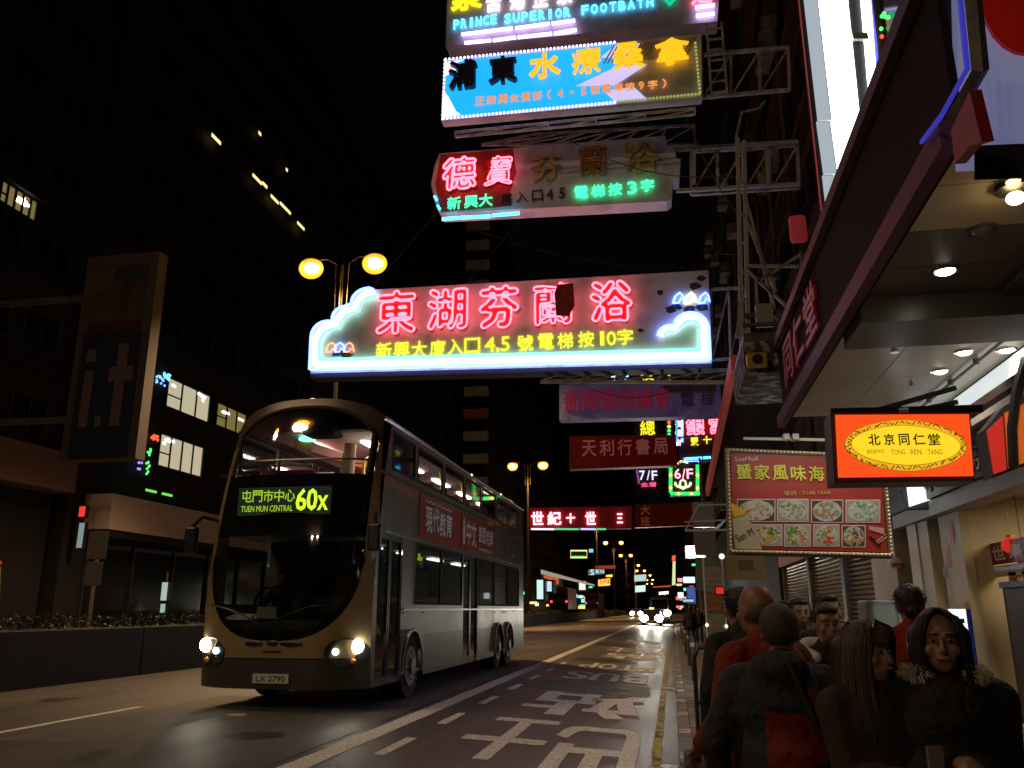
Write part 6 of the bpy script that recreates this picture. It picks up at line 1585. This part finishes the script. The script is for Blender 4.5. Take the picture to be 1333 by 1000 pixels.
lbx.location = ((a.x+b.x)/2, 12.8, a.z); w = (b.x-a.x)/2
MB().hexa([(-w, 0, -.02), (w, 0, .16), (w, .12, .16), (-w, .12, -.02)], [(-w, 0, b.z-a.z+.3), (w, 0, b.z-a.z+.3), (w, .12, b.z-a.z+.3), (-w, .12, b.z-a.z+.3)]).build('face', M('blank_white_glow', (.8, .8, .8), .5, emis=(.9, 1, 1), est=1.2), lbx)
MB().box(-w-.03, .121, -.05, w+.03, .3, b.z-a.z+.35).build('case', CASE, lbx)
# maroon banner with white characters, on the inner wall
def wallrect(px0, py0, px1, py1, X): a = onx(px0, py0, X); b = onx(px1, py1, X); return a, b
MR = M('maroon_banner', (.2, .015, .02), .5); X = 4.25
a = onx(1254, 728, X); b = onx(1345, 745, X)
bn = MB().box(X-P.x, b.y-P.y, 2.02-P.z, X-P.x+.03, a.y-P.y, 2.3-P.z).build('banner', MR, sh)
a = onx(1272, 735, X)
for i, c in enumerate('二世集團'):
    text_flat('banner_character', c, .44, .17, M('white_banner_letter', (.7, .65, .55), .5), bn, (lambda i: lambda x, y, d: (X-P.x-.002-d, a.y-.1-i*.55-P.y-x, 2.075+y-P.z))(i), .004, .03)
MB().box(X-P.x, b.y-P.y-.5, 1.86-P.z, X-P.x+.03, a.y-P.y, 2.0-P.z).build('cream_strip', CRW, sh)
rp = random.Random(5)
for q in range(9):
    y = 12.35+rp.random()*.75; z = rp.uniform(.9, 2.4); w = rp.uniform(.1, .24); h = rp.uniform(.14, .34)
    po = fb('poster', y, z, y+w, z+h, M('poster_%d' % (q % 4), ((.5, .12, .1), (.55, .5, .42), (.2, .28, .3), (.5, .4, .12))[q % 4], .6, noise=(9, .3)), .1201+q*.0012, .1208+q*.0012)
    for r_ in range(3): MB().box(-.1225-q*.0012, y+w*.15-P.y, z+h*(.2+.22*r_)-P.z, -.1209-q*.0012, y+w*(.5+.1*r_)-P.y, z+h*(.27+.22*r_)-P.z).build('print', DKW, po)
for q in range(7):
    y = 8.6+q*.5; bt_ = MB().sphere((.35, y-P.y, 2.05+rp.uniform(-.05, .05)), (.08, .08, .13), 8, 6).build('hanging_goods', M('goods_%d' % (q % 3), ((.5, .1, .06), (.5, .38, .12), (.3, .2, .12))[q % 3], .6), sh, True); MB().cyl((.35, y-P.y, 2.15), (.35, y-P.y, 2.88), .005, 4).build('string', DKW, bt_)
for q in range(14):
    y = 7.5+q*.32; z = 1.56 if y < 9.1 else 1.81
    MB().box(.25, y-P.y, z, .45, y+rp.uniform(.12, .26)-P.y, z+rp.uniform(.08, .28)).build('goods_box', M('goods_%d' % (q % 3),), sh, bevel=.006)
# dark counter screens and price board
for (y0, y1, z1, m) in ((9.2, 11.9, 1.8, DKW), (7.4, 9.15, 1.55, M('orange_brown_counter', (.3, .13, .05), .5, noise=(6, .4)))):
    c = MB().box(.15, y0-P.y, 0, .75, y1-P.y, z1).build('display_counter', m, sh, bevel=.01)
    MB().box(.1, y0-P.y+.05, z1*.96, .149, y1-P.y-.05, z1).build('counter_rail', BLACK, c)
    for q in range(5): MB().box(.143, y0-P.y+.08, z1*(.12+.16*q), .149, y1-P.y-.08, z1*(.12+.16*q)+.02).build('shelf_line', M('dim_shelf', (.09, .06, .05), .6), c)
mb = MB(); mb.bar((.08, 10.35-P.y, 0), (.08, 10.35-P.y, 1.95), .06); mb.bar((.08, 10.35-P.y, 1.95), (.08, 11.8-P.y, 1.95), .05); mb.build('black_frame', BLACK, sh)
rl_ = thing('paper_lantern', onx(1317, 710, 4.3), 'round red paper lantern hanging in the open shopfront', 'lantern')
MB().sphere((0, 0, 0), (.12, .12, .105), 14, 10).build('shade', M('red_paper', (.6, .03, .02), .5, emis=(.9, .04, .02), est=.5), rl_, True)
MB().cyl((0, 0, .1), (0, 0, .13), .05, 10).cyl((0, 0, .13), (0, 0, .7), .006, 5).build('cap', M('lantern_gold', (.5, .35, .05), .4), rl_)
# lit vertical info panel next to the woman's head
p = ony(1251, 858, 8.2)
ip = thing('info_panel', (p.x, 8.2, ZP), 'white glowing upright panel with small dark print beside the black-haired woman', 'info panel')
zt_ = ony(1251, 793, 8.2).z-ZP; zb_ = ony(1251, 832, 8.2).z-ZP
MB().box(-.09, 0, zb_-.0, .09, .06, zt_).build('glowing_face', M('screen_white', (.8, .8, .8), .4, emis=(.72, .85, 1), est=1.4), ip)
MB().box(.091, -.01, 0, .13, .07, zt_).build('edge', M('blue_edge', (.02, .04, .3), .4), ip); MB().box(-.09, .02, 0, .09, .05, zb_-.001).build('stand', STEEL, ip)
for q in range(3): MB().box(0, -.004, zt_-.12-q*.07, .07, -.001, zt_-.08-q*.07).build('print', BLACK, ip)
# newsstand box left of it
p = ony(1158, 800, 8.6)
nsd = thing('news_kiosk', (p.x+.1, 8.6, ZP), 'pale kiosk with posted papers behind the man in the red sweater', 'kiosk')
MB().box(-.28, 0, 0, .28, .5, 1.55).build('cabinet', M('pale_blue_grey', (.22, .26, .28), .6, noise=(3, .2)), nsd, bevel=.02)
for q, (x0, z0, x1, z1) in enumerate(((-.25, 1.3, -.05, 1.5), (-.02, 1.28, .2, 1.5), (-.25, 1.1, .1, 1.25), (-.2, .9, .2, 1.05))): MB().box(x0, -.01, z0, x1, -.001, z1).build('paper', M('posted_paper_%d' % (q % 2), (.5, .52, .5) if q % 2 else (.3, .4, .38), .7), nsd)
# wall pillar with dome camera, orange glowing pillar
pl = thing('pillar', (4.0, 16.2, ZP), 'plain beige pillar with a small red and white dome alarm on it', 'pillar')
MB().box(-.25, -.9, 0, .3, .9, 6).build('shaft', M('beige_pillar', (.3, .24, .19), .7, noise=(1.5, .2)), pl)
q = ony(1167, 733, 15.2); 
al = MB().sphere((q.x-4.0, -.95, q.z-ZP), (.13, .08, .1), 12, 8).build('alarm_dome', M('white_dome', (.7, .7, .7), .4), pl, True)
MB().box(q.x-4.08, -1.04, q.z-ZP-.05, q.x-3.92, -1.02, q.z-ZP).build('alarm_label', M('alarm_red', (.6, .03, .02), .5), al)
# rolling shutters: every slat is a piece
SHM = M('shutter_metal', (.28, .22, .2), .3, .85, noise=(3, .15))
me_c = {}
for (y0, y1, lab_) in ((17.6, 20.6, 'nearer closed roller shutter, catching white glints'), (21.0, 25.5, 'second closed roller shutter along the arcade'), (26.0, 31.5, 'farthest closed roller shutter before the dark passage')):
    st = thing('roller_shutter', (XF+.02, (y0+y1)/2, ZP), lab_, 'roller shutter', 'closed roller shutters along the pavement')
    hy = (y1-y0)/2
    MB().box(-.12, -hy-.3, 0, .1, -hy, 2.9).build('guide_rail', STEEL, st); MB().box(-.12, hy, 0, .1, hy+.05, 2.9).build('guide_rail', STEEL, st)
    MB().box(-.2, -hy-.3, 2.9, .1, hy+.3, 3.3).build('roller_housing', M('rusty_housing', (.25, .09, .04), .6), st)
    sl = MB().ring([[(.03, y, 0), (-.03, y, .02), (-.045, y, .05), (-.03, y, .08), (.03, y, .1)] for y in (-hy+.003, hy-.003)]).mesh('slat'); sl.materials.append(SHM)
    for q in range(28): link('slat', sl, st, (0, 0, .03+q*.102))
aw2 = thing('shop_awning', (XF, 19.5, 3.3), 'rust-brown sloping awning over the roller shutters', 'awning')
MB().hexa([(-1.2, -3.2, .0), (0, -3.2, .0), (0, 4, .0), (-1.2, 4, .0)], [(-1.15, -3.2, .05), (0, -3.2, .45), (0, 4, .45), (-1.15, 4, .05)]).build('canvas', M('rust_canvas', (.2, .07, .03), .7, noise=(2, .2)), aw2)

# ================================================================== STREET FURNITURE ON THE RIGHT
tr = thing('hand_trolley', (.36, 8.9, ZP), 'black steel hoop barrier standing on a heavy block at the pavement edge', 'barrier')
MB().tube([(-.17, 0, .1), (-.17, 0, 1.0), (-.12, 0, 1.1), (.3, 0, 1.12), (.36, 0, 1.05), (.36, 0, .1)], .022, 8).build('hoop', BLACK, tr, True)
MB().cyl((-.17, 0, .58), (.36, 0, .58), .018, 8).build('cross_bar', BLACK, tr)
MB().box(-.32, -.14, 0.0, .42, .14, .14).build('block', M('grimy_block', (.1, .09, .08), .85, noise=(7, .3)), tr, bevel=.03)
bs = thing('bus_stop_pole', (.75, 15.6, ZP), 'bus stop post with stacked route panels between two white poles', 'bus stop')
for x in (-.17, .16): MB().cyl((x, 0, 0), (x, 0, 2.35), .018, 8).build('pole', M('white_pole', (.7, .7, .68), .4), bs, True)
for z0, z1, c in ((.95, 1.4, (.25, .28, .2)), (1.42, 1.75, (.3, .14, .08)), (1.77, 2.2, (.32, .3, .28))):
    q = MB().box(-.14, -.02, z0, .13, .02, z1).build('route_panel', M('panel_%d' % int(z0*100), c, .5), bs)
    for r_ in range(3): MB().box(-.1, -.026, z0+.06+r_*.1, .08, -.021, z0+.09+r_*.1).build('print', M('orange_print', (.5, .15, .05), .5), q)
MB().sphere((.16, 0, 2.38), .05, 8, 6).build('finial', E('finial_glow', (1, .9, .8), 1.5), bs)
for x, z in ((-.17, 1.2), (.16, 1.18)): MB().sphere((x, -.03, z), .03, 8, 6).build('reflector', E('reflector_glow', (.9, .95, .8), 1.5), bs)  # emission stands in for light thrown back by the reflectors
hb = thing('hanging_sign', ony(921, 768, 17), 'tall grey-green hanging sign panels above the bus stop post', 'hanging sign')
for z0, z1, c in ((.0, .62, (.14, .2, .15)), (.66, 1.15, (.18, .17, .16)), (1.2, 1.7, (.25, .24, .24))): MB().box(-.2, 0, z0, .22, .1, z1).build('panel', M('hang_%d' % int(z0*100), c, .6), hb, bevel=.01)
MB().bar((0, .05, 1.7), (0, .05, 2.6), .04).build('hanger', STEEL, hb)
text_flat('character', '4', .12, .2, BLACKM, hb, lambda x, y, d: (-.05+x, -.002-d, .2+y), .004, .02)
fld = bpy.data.lights.new('floodlight_beam', 'POINT'); fld.energy = 60; fld.color = (.9, .95, 1); fld.shadow_soft_size = .15
for px, py, r, l in ((917, 707, .16, 'brighter of two glaring white floodlights above the bus stop'), (905, 719, .13, 'fainter lower of two glaring white floodlights above the bus stop')):
    f_ = thing('floodlight', ony(px, py, 18), l, 'floodlight')
    MB().box(-.2, .05, -.12, .2, .25, .14).build('housing', WPM, f_); MB().sphere((0, 0, 0), (r, .06, r*.8), 12, 8).build('lens', E('flood_white', (.85, .95, 1), 20), f_, True); MB().bar((0, .2, .1), (.6, .3, .6), .04).build('bracket', STEEL, f_)
    if r > .15: lo = bpy.data.objects.new('floodlight_beam', fld); COL.objects.link(lo); lo.parent = f_; lo.location = (0, -.3, -.1)
for px, py, Y, c, w, h_, st_, l in ((897, 755, 24, (.6, .8, 1), .35, .2, 1.6, 'small bluish glowing sign left of the hanging panels'), (900, 775, 23, (.1, .2, .7), .25, .45, .5, 'small dark blue sign below the bluish glowing one'), (937, 769, 14.5, (1, .03, .02), .16, .14, .7, 'small red lamp right of the bus stop post'), (896, 782, 22, (.5, .7, .8), .3, .1, .8, 'lowest pale blue strip sign among the far pavement signs'), (886, 775, 40, (.9, .95, 1), .3, .3, 1.2, 'tiny white sign at the far end of the pavement')):
    t = thing('shop_sign', ony(px, py, Y), l, 'shop sign', 'small signs over the far pavement')
    MB().box(-w/2, 0, -h_/2, w/2, .12, h_/2).build('case', CASE, t); MB().box(-w/2+.02, -.02, -h_/2+.02, w/2-.02, -.003, h_/2-.02).build('face', E('ps%d' % px, c, st_), t)
rg = thing('wall_bracket_frame', ony(940, 690, 12), 'grey steel shelf bracket left of the seafood board', 'bracket')
MB().bar((-.5, 0, 0), (.3, 0, .0), .03).bar((-.5, 0, .12), (.3, 0, .14), .02).bar((-.5, 0, 0), (-.3, 0, .35), .02).bar((-.3, 0, .35), (.3, 0, .35), .02).build('frame', WPM, rg)
for k, Y in enumerate((19, 24, 30, 37, 45)):
    t = thing('bollard', (.38, Y, ZP), ['nearest reflective bollard on the kerb', 'second reflective bollard on the kerb', 'third reflective bollard on the kerb', 'fourth reflective bollard on the kerb', 'farthest reflective bollard on the kerb'][k], 'bollard', 'bollards along the kerb')
    MB().cyl((0, 0, 0), (0, 0, .9), .05, 10).build('post', STEEL, t, True); MB().cyl((0, 0, .7), (0, 0, .78), .053, 10).build('reflective_band', M('reflective', (.6, .6, .55), .3), t)

# ---- tidy up
bpy.data.objects.remove(_to)
